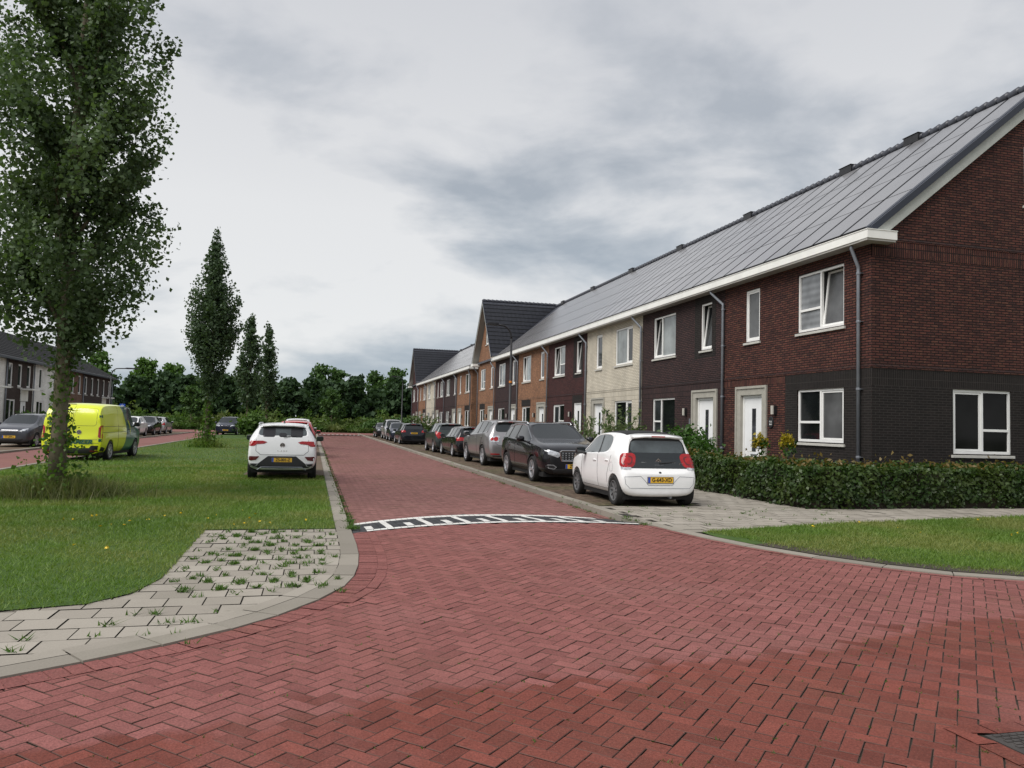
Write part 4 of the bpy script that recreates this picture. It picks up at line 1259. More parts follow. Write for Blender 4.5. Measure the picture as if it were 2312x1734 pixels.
def car_suv_front(loc, rz, sc):
    g = car('sport_utility_car', 'glossy black sport utility car with roof rails facing the camera behind the white hatchback', 'car', loc, rz,
            dict(L=4.45, W=1.84, H=1.60, wb=2.675, fo=.92, r=.345, cl=.21, nose=.93, cowl=1.28, cowlz=1.10, ws=.78, b1=1.04, b2=1.14, rr=.42, tail=.14, tz=1.12, bump=.66, rearh=.86,
                 paint=M['p_black'], rim=M['alloy'], spokes=5, wstyle='twin', rooft=.70, tw=.23, mirror=M['p_black'], rails=M['chrome'], clad=True, endx=.82), sc, 'cars parked in the bays beside the houses')
    pr, root, d, k = g
    hl = [(.44, .74), (.52, .68), (.74, .76), (.86, .84), (.84, .89), (.66, .87), (.48, .81)]
    gr = [(-.42, .83), (-.37, .60), (.37, .60), (.42, .83), (.36, .86), (-.36, .86)]
    front_kit(g, hl, -.35, 'ZR-527-J', .46, gr, [(-.62, .26), (.62, .26), (.68, .40), (-.68, .40)])
    c = MB(); pr.line(c, gr, pi, .014, .012, closed=True); c.build('grille_frame', M['chrome'], root)
    for z in (.65, .70, .75, .80):
        c = MB()
        for i in range(9):
            x = -.34 + .085 * i; p, n = pr.hit(pi, x, z)
            if p is not None: c.box((p.x - .014, p.y, p.z - .010), (p.x + .014, p.y + .022, p.z + .010))
        c.build('grille_studs', M['alloy'], root)
    p, n = pr.hit(pi, 0, .745)
    mb = MB(); mb.prism([(-.05, -.05), (-.02, -.06), (0, -.02), (.03, -.055), (.055, -.05), (.03, .0), (.06, .045), (.035, .05), (.01, .02), (0, .065), (-.035, .06), (-.02, .02), (-.055, .0)], 0, .014)
    o = mb.build('badge', M['chrome'], root, recalc=True); place_on(o, pi, p + n * .02)
    for sg in (1, -1):
        o = [(.54, .44), (.60, .38), (.80, .42), (.82, .50), (.62, .50)]; pr.patch('fog_light_bezel', o if sg > 0 else mirror_x(o), pi - .35 * sg, M['alloy'], root, .008, .02, .06)
        o = [(.57, .44), (.61, .40), (.78, .43), (.79, .485), (.63, .485)]; pr.patch('fog_light', o if sg > 0 else mirror_x(o), pi - .35 * sg, M['black'], root, .014, .01, .06)
    # chrome line over the side windows
    for sg, yaw in ((1, pi / 2), (-1, -pi / 2)):
        c = MB(); q = lambda y: y if sg > 0 else -y
        pr.line(c, [(q(k['yc'] - .05), k['belt'](0) + .015), (q(k['yc'] - .80), 1.47), (q(k['yc'] - 1.1), 1.515), (q(-.9), 1.515), (q(-1.5), 1.45)], yaw, .010, .004); c.build('chrome_strip', M['chrome'], root)
    rear_kit(g, [(.84, .92), (.86, 1.06), (.5, 1.06), (.48, .95)], .2, None, .6)
    return root

def car_silver_suv(loc, rz, sc):
    g = car('sport_utility_car', 'silver sport utility car with round-eyed tail lights and dark lower sills', 'car', loc, rz,
            dict(L=4.68, W=1.87, H=1.64, wb=2.75, fo=.95, r=.365, cl=.23, nose=.90, cowl=1.22, cowlz=1.08, ws=.95, b1=1.03, b2=1.17, rr=.46, tail=.17, tz=1.12, bump=.70, rearh=.88,
                 paint=M['p_silver'], rim=M['alloy'], spokes=5, wstyle='twin', rooft=.67, tw=.24, mirror=M['p_silver'], clad=True), sc, 'cars parked in the bays beside the houses')
    pr, root, d, k = g
    rear_kit(g, rrect(.52, .86, .86, 1.08, .05), .45, None, .8, M['lamp'])
    for sg in (1, -1):
        for (x, z, r) in ((.62, .97, .075), (.77, .97, .06)):
            o = [(x + r * cos(a), z + r * sin(a)) for a in np.linspace(0, 2 * pi, 15)[:-1]]; o = o if sg > 0 else mirror_x(o)
            pr.patch('light_core', o, .45 * sg, M['redlens'], root, .02, .006, .05)
    plate(pr, 0, 0, .82, '', root)
    pr.patch('bumper_trim', [(-.86, .25), (.86, .25), (.86, .40), (-.86, .40)], 0, M['black'], root, .01, .02, .08)
    pr.patch('reflector', [(.5, .43), (.82, .43), (.82, .47), (.5, .47)], .2, M['redlens'], root, .01, .01, .06)
    pr.patch('reflector', mirror_x([(.5, .43), (.82, .43), (.82, .47), (.5, .47)]), -.2, M['redlens'], root, .01, .01, .06)
    return root

def car_estate(loc, rz, sc, label, pm='p_black', ptext='', lights=None, L=4.62, H=1.43, plate_z=.80):
    g = car('estate_car', label, 'car', loc, rz,
            dict(L=L, W=1.81, H=H, wb=2.81, fo=.80, r=.32, cl=.16, nose=.74, cowl=1.38, cowlz=.93, ws=.85, b1=.88, b2=.95, rr=.36, tail=.12, tz=.98, bump=.62, rearh=.78,
                 paint=M[pm], rim=M['alloy'], spokes=9, rooft=.66, tw=.22, mirror=M[pm]), sc, 'cars parked in the bays beside the houses')
    pr, root, d, k = g
    rear_kit(g, lights or [(.40, .78), (.86, .76), (.87, .90), (.60, .93), (.40, .88)], .35, ptext, plate_z)
    return root, g

def car_hatch(loc, rz, sc, label, pm, L=4.0, H=1.48, group='cars parked in the bays beside the houses', W=1.74, ptext_r=None, ptext_f=None, suv=False, lights=None, nm='hatchback', rl=None):
    d = dict(L=L, W=W, H=H, wb=L * .625, fo=L * .2, r=.31 if not suv else .34, cl=.17 if not suv else .2, nose=.78 if not suv else .9, cowl=1.0, cowlz=.98 if not suv else 1.06, ws=.78, b1=.92 if not suv else 1.0, b2=1.0 if not suv else 1.1,
             rr=.34, tail=.12, tz=1.0 if not suv else 1.1, bump=.64, rearh=.80 if not suv else .86, paint=M[pm], rim=M['alloy'], spokes=7, quarter=suv, rooft=.68, tw=.20, mirror=M[pm])
    g = car(nm, label, 'car', loc, rz, d, sc, group)
    h = W / 2; z = .80 if not suv else .9
    front_kit(g, [(h * .52, z - .10), (h * .80, z - .07), (h * .97, z + .08), (h * .86, z + .09), (h * .55, z - .01)], -.35, ptext_f, .45, rrect(-.34, .34, z - .16, z - .07, .03), [(-.5, .22), (.5, .22), (.56, .36), (-.56, .36)])
    c = MB(); g[0].line(c, [(-.33, z - .06), (.33, z - .06)], pi, .010, .008); c.build('grille_frame', M['chrome'], g[1])
    rear_kit(g, rl or [(h * .62, .78), (h * .95, .76), (h * .96, z + .18), (h * .86, z + .2), (h * .74, .92)], .45, ptext_r, .78 if not suv else .6)
    return g

def van(loc, rz, sc):
    d = dict(L=4.9, W=1.90, H=1.97, wb=3.0, fo=.91, r=.345, cl=.22, nose=.98, cowl=.86, cowlz=1.22, ws=.62, b1=1.16, b2=1.16, rr=.10, tail=.04, tz=1.15, bump=.72, rearh=.90,
             paint=M['p_van'], rim=M['alloy'], spokes=6, rooft=.84, tw=.225, mirror=M['black'], tuck=.94, rearglass=False, side=[[(3,), (4,)]], doors=False, rdrop=.0, glass=M['glassl'], endx=.86)
    g = car('van', 'yellow van with a green front half parked on the verge behind the tree', 'van', loc, rz, d, sc, 'vans')
    pr, root, dd, k = g
    root['group'] = ''
    del root['group']
    h = k['h']
    # rear doors: raised panels, seam, handle, badge, lamps, lettering
    for sg in (1, -1):
        o = rrect(.05, .74, 1.20, 1.78, .09); pr.patch('rear_door_panel', o if sg > 0 else mirror_x(o), 0, M['p_van'], root, .004, .02, .1)
        o = [(.83, .80), (.93, .78), (.93, 1.22), (.86, 1.21), (.80, 1.14), (.79, .84)]; pr.patch('tail_light', o if sg > 0 else mirror_x(o), .25 * sg, M['redlens'], root, .012, .03, .05)
        for z in (.72, 1.52):
            o = rrect(.80, .92, z - .05, z + .05, .015); pr.patch('door_hinge', o if sg > 0 else mirror_x(o), .35 * sg, M['sgreen'], root, .012, .03, .05)
    sm = MB()
    for sg in (1, -1):
        o = rrect(.05, .74, 1.20, 1.78, .09); pr.line(sm, o if sg > 0 else mirror_x(o), 0, .005, closed=True)
    pr.line(sm, [(0, .62), (0, 1.86)], 0, .007); pr.line(sm, [(-.84, .62), (.84, .62)], 0, .006); pr.line(sm, [(-.80, .74), (.80, .74)], 0, .005)
    for sg, yaw in ((1, pi / 2), (-1, -pi / 2)):
        q = lambda y: y if sg > 0 else -y
        yb_ = k['yc'] - .62 - .45
        pr.line(sm, [(q(k['yc'] - .0), 1.10), (q(k['yc'] - .05), .42), (q(yb_), .36), (q(yb_), 1.86)], yaw, .006)
        pr.line(sm, [(q(yb_), .36), (q(yb_ - 1.15), .36), (q(yb_ - 1.15), 1.86)], yaw, .006)
        pr.line(sm, [(q(-2.3), .98), (q(1.9), .98)], yaw, .006); pr.line(sm, [(q(-2.3), 1.18), (q(1.2), 1.18)], yaw, .007)
        o = rrect(min(q(-2.1), q(yb_ - .05)), max(q(-2.1), q(yb_ - .05)), 1.24, 1.80, .1)
        pr.patch('side_panel', o, yaw, M['p_van'], root, .004, .02, .12)
        # dark swooshes on the flank
        for i in range(3):
            y0 = .20 + .17 * i if True else 0
            a = [(q(y0 - .02 + .0), 1.46 - .02 * i), (q(y0 + .15), 1.40 - .02 * i), (q(y0 + .25), 1.22), (q(y0 + .27), 1.02 - .02 * i), (q(y0 + .24), .86), (q(y0 + .22), 1.04), (q(y0 + .17), 1.22), (q(y0 + .09), 1.37 - .02 * i)]
            pr.patch('green_swoosh', a, yaw, M['sgreen'] if i < 2 else M['yellowflash'], root, .008, .008, .06)
        pr.patch('bumper_end', [(q(-2.42), .24), (q(-1.98), .24), (q(-1.98), .44), (q(-2.42), .52)], yaw, M['black'], root, .010, .02, .1)
        p, n = pr.hit(yaw, q(yb_ + .12), 1.06)
        hd = MB(); hd.box((p.x - .02, p.y - .1, p.z - .015), (p.x + .02, p.y + .1, p.z + .015)); hd.build('door_handle', M['black'], root)
    sm.build('door_seam', M['ink'], root)
    pr.patch('bumper_trim', [(-.93, .26), (.93, .26), (.93, .54), (.62, .54), (.56, .46), (-.56, .46), (-.62, .54), (-.93, .54)], 0, M['black'], root, .02, .05, .1)
    for u in (-.75, .75):
        pr.patch('reflector', rrect(u - .16, u + .16, .33, .38, .015), 0, M['darkred'], root, .026, .01, .06)
    badge_ring(g, 0, .22, .985, .075)
    pr.patch('door_handle', rrect(-.32, -.06, 1.0, 1.09, .03), 0, M['black'], root, .02, .02, .05)
    pr.patch('door_lock', rrect(-.01, .11, 1.10, 1.19, .04), 0, M['chrome'], root, .02, .02, .05)
    pr.patch('camera_cover', rrect(.19, .24, .80, .85, .02), 0, M['black'], root, .01, .01, .04)
    plate(pr, 0, -.24, .86, 'V-68-KRB', root, .40, .12)
    t = link('lettering', text_mesh('VERMEER', .185, M['sgreen'], 'lettering', shear=.28, bold=.009, sx=1.18), root); p, n = pr.hit(0, .20, .655); place_on(t, 0, p + n * .012)
    b = MB(); yy = -k['L'] / 2 + .02; b.box((-.3, yy, 1.90), (.1, yy + .06, 1.925)); b.build('brake_light', M['darkred'], root)
    front_kit(g, [(.52, .84), (.86, .86), (.90, 1.02), (.56, .98)], -.3, '', .5, rrect(-.45, .45, .86, .94, .03))
    return root

def place_cars():
    M['yellowflash'] = pbr('van_yellow_flash', (.60, .66, .012), .35)
    A = 'cars parked in the bays beside the houses'
    car_citadine((6.72, 15.80, 0), radians(-1.5), 1.02)
    car_suv_front((6.83, 21.95, 0), pi + radians(.5), 1.04)
    car_silver_suv((7.12, 29.75, 0), radians(1.), 1.06)
    car_estate((7.17, 36.75, 0), radians(1.), 1.0, 'black estate car with red tail lights between the silver car and a green-grey hatchback', 'p_black', None)
    g = car_hatch((7.0, 41.5, 0), 0, 1.0, 'dark green-grey hatchback parked ahead of the black estate car', 'p_green', 4.2, 1.56, A, 1.78, None, None, True, rl=[(.54, .80), (.66, .74), (.86, .98), (.88, 1.16), (.78, 1.10), (.56, 1.06)])
    car_estate((6.75, 55.4, 0), radians(.6), 1.0, 'black estate car with a yellow rear plate, alone after the gap in the bays', 'p_dblack', 'J-018-FG', [(.52, .86), (.88, .84), (.87, .98), (.60, 1.0)], 4.55, 1.48)
    car_hatch((6.8, 63.1, 0), pi, 1.0, 'dark blue hatchback facing the camera, bonnet beside the far black estate car', 'p_navy', 4.0, 1.50, A, 1.74, None, '')
    car_hatch((6.95, 69.3, 0), pi, 1.0, 'tall pale silver family car facing the camera behind a dark hatchback', 'p_lsilver', 4.3, 1.74, A, 1.80, None, '', True, nm='family_car')
    car_hatch((6.75, 76.9, 0), pi, .98, 'farthest dark hatchback facing the camera at the end of the bays', 'p_black', 3.9, 1.46, A, 1.70, None, '')
    car_crossover((-.72, 22.2, 0), radians(.3), .94)
    B = 'cars parked along the grass verge'
    car_hatch((-.68, 35.6, 0), 0, 1.0, 'red hatchback half hidden ahead of the white crossover', 'p_red', 3.9, 1.50, B, 1.70, None, None)
    car_hatch((-.82, 47.0, 0), 0, 1.0, 'white car showing only its roof above the red hatchback', 'p_white', 4.1, 1.60, B, 1.76)
    van((-7.45, 30.35, 0), radians(-3.5), .98)
    car_hatch((-7.3, 74.6, 0), pi - radians(4), 1.0, 'dark blue sport utility car facing the camera beyond the second poplar', 'p_navy', 4.5, 1.64, B, 1.86, None, 'X-412-SR', True, nm='sport_utility_car')
    Cg = 'cars parked in front of the row across'
    car_hatch((-13.0, 40.9, 0), pi - radians(2), 1.02, 'dark grey hatchback facing the camera at the left edge of the photo', 'p_grey', 3.94, 1.49, Cg, 1.72, None, 'TT-204-L')
    car_hatch((-13.15, 48.2, 0), pi, 1.0, 'silver-blue car hidden behind the dark grey hatchback', 'p_lsilver', 4.2, 1.50, Cg)
    car_hatch((-13.1, 62.6, 0), pi, 1.0, 'white car peeping out beside the green nose of the van', 'p_white', 4.0, 1.48, Cg)
    car_hatch((-13.1, 68.4, 0), pi, 1.0, 'black hatchback facing the camera just right of the van', 'p_black', 4.0, 1.52, Cg, 1.74, None, '')
    car_hatch((-13.2, 74.2, 0), 0, 1.0, 'silver hatchback with red tail lights parked last in front of the row across', 'p_lsilver', 4.2, 1.48, Cg, 1.76, None, None)
# ------------------------------------------------------------------ vegetation
def rng(seed): return np.random.default_rng(seed)

def leaf_arrays(C, size, r, up=0., elong=1.5, fold=.25, jit=.35, outward=None):
    """one folded quad per centre; up 0..1 turns the blades towards the sky"""
    n = len(C)
    N = r.normal(size=(n, 3))
    if outward is not None: N = N * .75 + outward
    N[:, 2] += up * 2
    N /= np.linalg.norm(N, axis=1, keepdims=True) + 1e-9
    A = r.normal(size=(n, 3)); A -= N * (A * N).sum(1, keepdims=True); A /= np.linalg.norm(A, axis=1, keepdims=True) + 1e-9
    B = np.cross(N, A)
    s = size * (1 + jit * r.normal(size=(n, 1)).clip(-1.5, 1.5))
    V = np.empty((n, 4, 3))
    V[:, 0] = C - A * s * elong * .5
    V[:, 1] = C + B * s * .5 + N * s * fold
    V[:, 2] = C + A * s * elong * .5
    V[:, 3] = C - B * s * .5 + N * s * fold
    return V.reshape(-1, 3), np.arange(n * 4).reshape(-1, 4)

def leaf_object(name, C, size, mat, parent, r, rnd, **kw):
    V, F = leaf_arrays(C, size, r, **kw)
    return link(name, np_mesh(name, V, F, mat, np.clip(rnd, 0, 1)), parent)

def branch_path(p0, p1, r, bend=.12, n=5, up=.0):
    p0, p1 = np.asarray(p0, float), np.asarray(p1, float); L = np.linalg.norm(p1 - p0); out = []
    o = r.normal(size=3) * L * bend
    for i in range(n + 1):
        t = i / n
        out.append(p0 + (p1 - p0) * t + o * sin(pi * t) * .5 + np.array([0, 0, -up * L * sin(pi * t) * .5]))
    return out

def tree(name, label, loc, h, base, rt, prof, nlimb, nleaf, lsize, mats, seed, group, lean=(0, 0), elev=.9, cat='tree', shoots=0, clump=.35, tuft=0., subs=6, rz0=0., fill=None, extra=()):
    r = rng(seed); root = empty(name, loc, 0, 1, label, cat, group)
    tb = MB()
    n = 12; ax = []
    for i in range(n + 1):
        t = i / n
        ax.append(np.array([lean[0] * t + .10 * sin(t * 5 + seed) * t, lean[1] * t + .10 * cos(t * 4 + seed) * t, h * .97 * t]))
    rad = [rt * (1.2 if i == 0 else 1) * max(.04, (1 - i / n)) ** .8 for i in range(n + 1)]
    tb.tube(ax, rad, 12)
    if tuft:   # fine trunk base flare
        tb.tube([ax[0] - [0, 0, .2], ax[0] + [0, 0, .15]], [rt * 1.55, rt * 1.2], 12)
    def axis(z):
        t = min(max(z / (h * .97), 0), 1) * n; i = min(int(t), n - 1); return ax[i] + (ax[i + 1] - ax[i]) * (t - i)
    pts, wts = [], []
    for k in range(nlimb):
        t = ((k + r.random() * .8) / nlimb) ** .92
        z0 = base * .85 + (h * .93 - base * .85) * t
        a = rz0 + k * 2.39996 + r.normal() * .3
        R = prof(min(1, (z0 + .0 * h - base) / (h - base) + .12)) * (.75 + .4 * r.random())
        el = elev * (1 - .0 * t) + r.normal() * .12
        z1 = z0 + R * math.tan(max(.15, min(1.25, el)))
        p0 = axis(z0); p1 = np.array([axis(min(z1, h))[0] + R * cos(a), axis(min(z1, h))[1] + R * sin(a), min(z1, h * .99)])
        bp = branch_path(p0, p1, r, .10, 5, -.12)
        r0 = max(.012, rt * .42 * (1 - t * .8))
        tb.tube(bp, [r0 * (1 - .17 * i) for i in range(6)], 6, caps=False)
        for j in range(subs):
            u = .25 + .75 * (j + r.random()) / subs
            i = min(int(u * 5), 4); q = bp[i] + (bp[i + 1] - bp[i]) * (u * 5 - i)
            ln = R * (.28 + .25 * r.random()) * (1.15 - .5 * u)
            d = r.normal(size=3); d[2] = abs(d[2]) * .7 + .35; d += (p1 - p0) / np.linalg.norm(p1 - p0) * .8; d /= np.linalg.norm(d)
            e = q + d * ln
            tb.tube([q, (q + e) / 2 + r.normal(size=3) * .03, e], [r0 * .35, r0 * .25, r0 * .1], 4, caps=False)
            for v in np.linspace(.15, 1.08, 5):
                pts.append(q + (e - q) * v); wts.append(.35 + ln)
        for u in np.linspace(.45, 1.0, 4):
            i = min(int(u * 5), 4); pts.append(bp[i] + (bp[i + 1] - bp[i]) * (u * 5 - i)); wts.append(.5)
    for u in np.linspace(.8, 1.0, 6): pts.append(axis(h * u)); wts.append(.5)
    tb.build('trunk', mats[1], root, smooth=True)
    P = np.array(pts); W = np.array(wts); W /= W.sum()
    idx = r.choice(len(P), nleaf, p=W)
    tone = r.random(len(P))
    C = P[idx] + np.clip(r.normal(size=(nleaf, 3)), -1.7, 1.7) * clump * np.array([.55, .55, .45])
    tn = .25 * tone[idx]
    if fill:      # upswept leafy sprays that fill the crown out to its outline
        pf, ncl, per = fill; cl = []
        zc = base + (h - base) * r.random(ncl * 4); keep = r.random(ncl * 4) < np.array([(pf((z - base) / (h - base)) / 2.8) ** 1.2 + .05 for z in zc]) * (1.6 if pf(.3) > 2 else 2.6)
        zc = zc[keep]
        for z in zc:
            a = r.random() * 2 * pi; R = pf((z - base) / (h - base)) * (1 - .9 * r.random() ** 2.2 * .75) * (1 + .12 * sin(2 * a + z * 1.25 + seed) + .08 * sin(5 * a - z * 2.1)); c0 = axis(z) + np.array([R * cos(a), R * sin(a), 0])
            up_ = np.array([cos(a) * .55, sin(a) * .55, .85]); L_ = .34 + .34 * r.random() + .04 * pf(.3)
            t_ = r.random(per) - .55; w_ = .15 * (1 - .7 * np.clip(t_ + .1, 0, 1)) * (L_ / .45)
            cl.append(c0 + up_ * (t_ * L_ * 2)[:, None] + np.clip(r.normal(size=(per, 3)), -1.5, 1.5) * w_[:, None]); tn = np.concatenate([tn, np.full(per, .25 * r.random())])
        for c0 in extra:
            cl.append(np.array(c0) + r.normal(size=(150, 3)) * np.array([.36, .36, .2])); tn = np.concatenate([tn, np.full(150, .25 * r.random())])
        C = np.concatenate([C] + cl); nleaf = len(C); ok_ = (C[:, 2] > base * .8) & (C[:, 2] < h + .25); C = C[ok_]; tn = tn[ok_]
        lim = np.array([1.5 * pf((z - base) / (h - base)) + .15 for z in C[:, 2]]); ok_ = np.hypot(C[:, 0] - lean[0] * C[:, 2] / h, C[:, 1] - lean[1] * C[:, 2] / h) < lim; C = C[ok_]; tn = tn[ok_]; nleaf = len(C)
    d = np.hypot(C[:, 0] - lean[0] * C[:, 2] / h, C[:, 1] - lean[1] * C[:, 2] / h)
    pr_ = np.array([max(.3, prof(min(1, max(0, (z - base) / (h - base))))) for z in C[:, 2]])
    rnd = tn + .35 * np.clip(d / pr_, 0, 1.1) + .4 * r.random(nleaf)  # inner leaves toned darker: shade inside the crown put into the colour
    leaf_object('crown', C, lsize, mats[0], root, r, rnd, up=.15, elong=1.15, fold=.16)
    if shoots:
        n = shoots; z = r.random(n) ** 3.2 * base * .95; a = r.random(n) * 2 * pi; rr = rt * (1.05 - .2 * z / base) + np.abs(r.normal(size=n)) * (.05 + .28 * np.exp(-((z - .35) / .62) ** 2))
        C = np.stack([rr * np.cos(a) + lean[0] * z / h, rr * np.sin(a) + lean[1] * z / h, z + .05], 1)
        leaf_object('trunk_shoots', C, lsize * .9, mats[2] if len(mats) > 2 else mats[0], root, r, .4 + .6 * r.random(n), up=.2, elong=1.2)
    return root

def shrub(name, label, loc, rx, ry, rz, n, size, mat, seed, group=None, cat='shrub', loose=.0, stems=6, elong=1.6, box=None, lift=.0):
    r = rng(seed); root = empty(name, loc, 0, 1, label, cat, group)
    nc = max(5, int(26 * (1 - loose) + 9)); D = r.normal(size=(nc, 3)); D[:, 2] = np.abs(D[:, 2]) * 1.0 - .1; D /= np.linalg.norm(D, axis=1, keepdims=True)
    cc = D * (.55 + .35 * r.random((nc, 1)))
    k = r.integers(0, nc, n); tone = r.random(nc)
    C = cc[k] + r.normal(size=(n, 3)) * (.20 - .06 * loose)
    C = C * np.array([rx, ry, rz]) + np.array([0, 0, rz * .55 + lift]); 
    ok = C[:, 2] > .03; C = C[ok]; k = k[ok]
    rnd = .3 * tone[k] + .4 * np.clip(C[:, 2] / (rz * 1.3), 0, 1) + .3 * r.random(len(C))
    sb = MB()
    for i in range(stems):
        j = r.integers(0, nc); e = cc[j] * np.array([rx, ry, rz]) + np.array([0, 0, rz * .55 + lift])
        sb.tube(branch_path([r.normal() * rx * .08, r.normal() * ry * .08, 0], e, r, .1, 4), [.018, .015, .012, .008, .005], 5, caps=False)
    if stems: sb.build('stem', M['trunk'], root, smooth=True)
    leaf_object('foliage', C, size, mat, root, r, rnd, up=.35, elong=elong)
    return root

def wild_shrub(name, label, loc, h, w, nst, nleaf, size, mat, seed, group=None, cat='shrub', tips=None):
    """loose shrub of long arching stems with leaves along them"""
    r = rng(seed); root = empty(name, loc, 0, 1, label, cat, group); sb = MB(); pts = []
    for i in range(nst):
        a = r.random() * 2 * pi; R = w * (.3 + .7 * r.random()); H = h * (.55 + .45 * r.random())
        e = [R * cos(a), R * sin(a), H]
        bp = branch_path([.1 * cos(a), .1 * sin(a), 0], e, r, .1, 6, -.25)
        sb.tube(bp, [.012, .010, .009, .007, .006, .005, .003], 4, caps=False)
        for u in np.linspace(.2, 1, 14):
            j = min(int(u * 6), 5); pts.append(bp[j] + (bp[j + 1] - bp[j]) * (u * 6 - j))
    sb.build('stem', M['trunk'], root, smooth=True)
    P = np.array(pts); k = r.integers(0, len(P), nleaf); C = P[k] + r.normal(size=(nleaf, 3)) * .055
    leaf_object('foliage', C, size, mat, root, r, .2 + .8 * r.random(nleaf), up=.1, elong=2.6, fold=.1)
    return root

def blades(name, P, hgt, wid, mat, r, rnd, lean=.5, kind='stuff', parent=None, off=0.):
    """grass: one triangle per blade on points P (n,3)"""
    n = len(P); a = r.random(n) * 2 * pi; h = hgt * (.55 + .8 * r.random(n)); w = wid * (.7 + .6 * r.random(n))
    V = np.empty((n, 3, 3)); dx, dy = np.cos(a) * w / 2, np.sin(a) * w / 2
    b = r.random(n) * 2 * pi; l = np.abs(r.normal(size=n)) * lean * h
    V[:, 0] = P + np.stack([dx, dy, np.zeros(n)], 1); V[:, 1] = P - np.stack([dx, dy, np.zeros(n)], 1)
    V[:, 2] = P + np.stack([np.cos(b) * l, np.sin(b) * l, h], 1)
    o = link(name, np_mesh(name, V.reshape(-1, 3), np.arange(n * 3).reshape(-1, 3), mat, np.clip(rnd, 0, 1)), parent)
    if kind: o['kind'] = kind
    return o

def in_poly(X, Y, poly):
    c = np.zeros(len(X), bool); n = len(poly)
    for i in range(n):
        (x1, y1), (x2, y2) = poly[i], poly[i - 1]
        cond = ((y1 > Y) != (y2 > Y)) & (X < (x2 - x1) * (Y - y1) / (y2 - y1 + 1e-12) + x1)
        c ^= cond
    return c

def scatter(poly, dens, r, fall=None):
    xs = [p[0] for p in poly]; ys = [p[1] for p in poly]
    n = int((max(xs) - min(xs)) * (max(ys) - min(ys)) * dens)
    X = r.uniform(min(xs), max(xs), n); Y = r.uniform(min(ys), max(ys), n)
    ok = in_poly(X, Y, poly); X, Y = X[ok], Y[ok]
    if fall is not None:
        k = r.random(len(X)) < fall(np.hypot(X, Y)); X, Y = X[k], Y[k]
    return X, Y

def setup_veg_mats():
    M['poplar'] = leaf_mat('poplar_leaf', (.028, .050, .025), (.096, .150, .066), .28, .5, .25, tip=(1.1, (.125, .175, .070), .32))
    M['poplar_far'] = leaf_mat('poplar_leaf_far', (.024, .044, .024), (.078, .124, .060), .26, .5, .25)
    M['shoot'] = leaf_mat('poplar_shoot_leaf', (.03, .075, .012), (.095, .17, .028), .35)
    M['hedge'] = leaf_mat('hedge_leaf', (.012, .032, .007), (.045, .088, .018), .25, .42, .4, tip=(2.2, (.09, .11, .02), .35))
    M['hedgetip'] = leaf_mat('hedge_young_leaf', (.12, .085, .02), (.20, .14, .05), .3, .45)
    M['shrub'] = leaf_mat('shrub_leaf', (.012, .040, .008), (.055, .125, .020), .25, .42)
    M['loose'] = leaf_mat('loose_shrub_leaf', (.05, .085, .03), (.14, .19, .075), .3, .55)
    M['yellowleaf'] = leaf_mat('golden_leaf', (.15, .13, .014), (.38, .29, .022), .3, .45)
    M['dark_tree'] = leaf_mat('dark_tree_leaf', (.018, .040, .020), (.056, .098, .044), .2, .6, .15)
    M['mid_tree'] = leaf_mat('mid_tree_leaf', (.024, .056, .018), (.088, .158, .048), .24, .55, .2)
    M['light_tree'] = leaf_mat('light_tree_leaf', (.030, .070, .016), (.105, .19, .045), .25, .55, .2)
    M['herb'] = leaf_mat('meadow_herb', (.026, .062, .014), (.095, .165, .040), .3, .6, .2, tip=(.25, (.17, .17, .06), .5))
    M['blade'] = leaf_mat('grass_blade', (.050, .100, .014), (.175, .275, .050), .3, .5, .3, tip=(.6, (.25, .24, .085), .6))
    M['dryblade'] = leaf_mat('dry_grass_blade', (.06, .085, .02), (.16, .16, .07), .3, .6)
    M['weed'] = leaf_mat('weed_leaf', (.035, .085, .012), (.10, .18, .03), .3, .5)
    t = NT('dandelion_yellow'); t.b.inputs['Base Color'].default_value = (.75, .52, .01, 1); M['dandelion'] = t.mat
    M['lawn'] = attr_mat('lawn', (.042, .085, .014), (.042, .085, .014), .95, fine=(38, .55), bump=.6,
                         patch=[(.28, (.068, .115, .020), .8, .40, .66), (1.1, (.115, .105, .035), .55, .56, .74), (6., (.022, .050, .010), .6, .5, .7)])

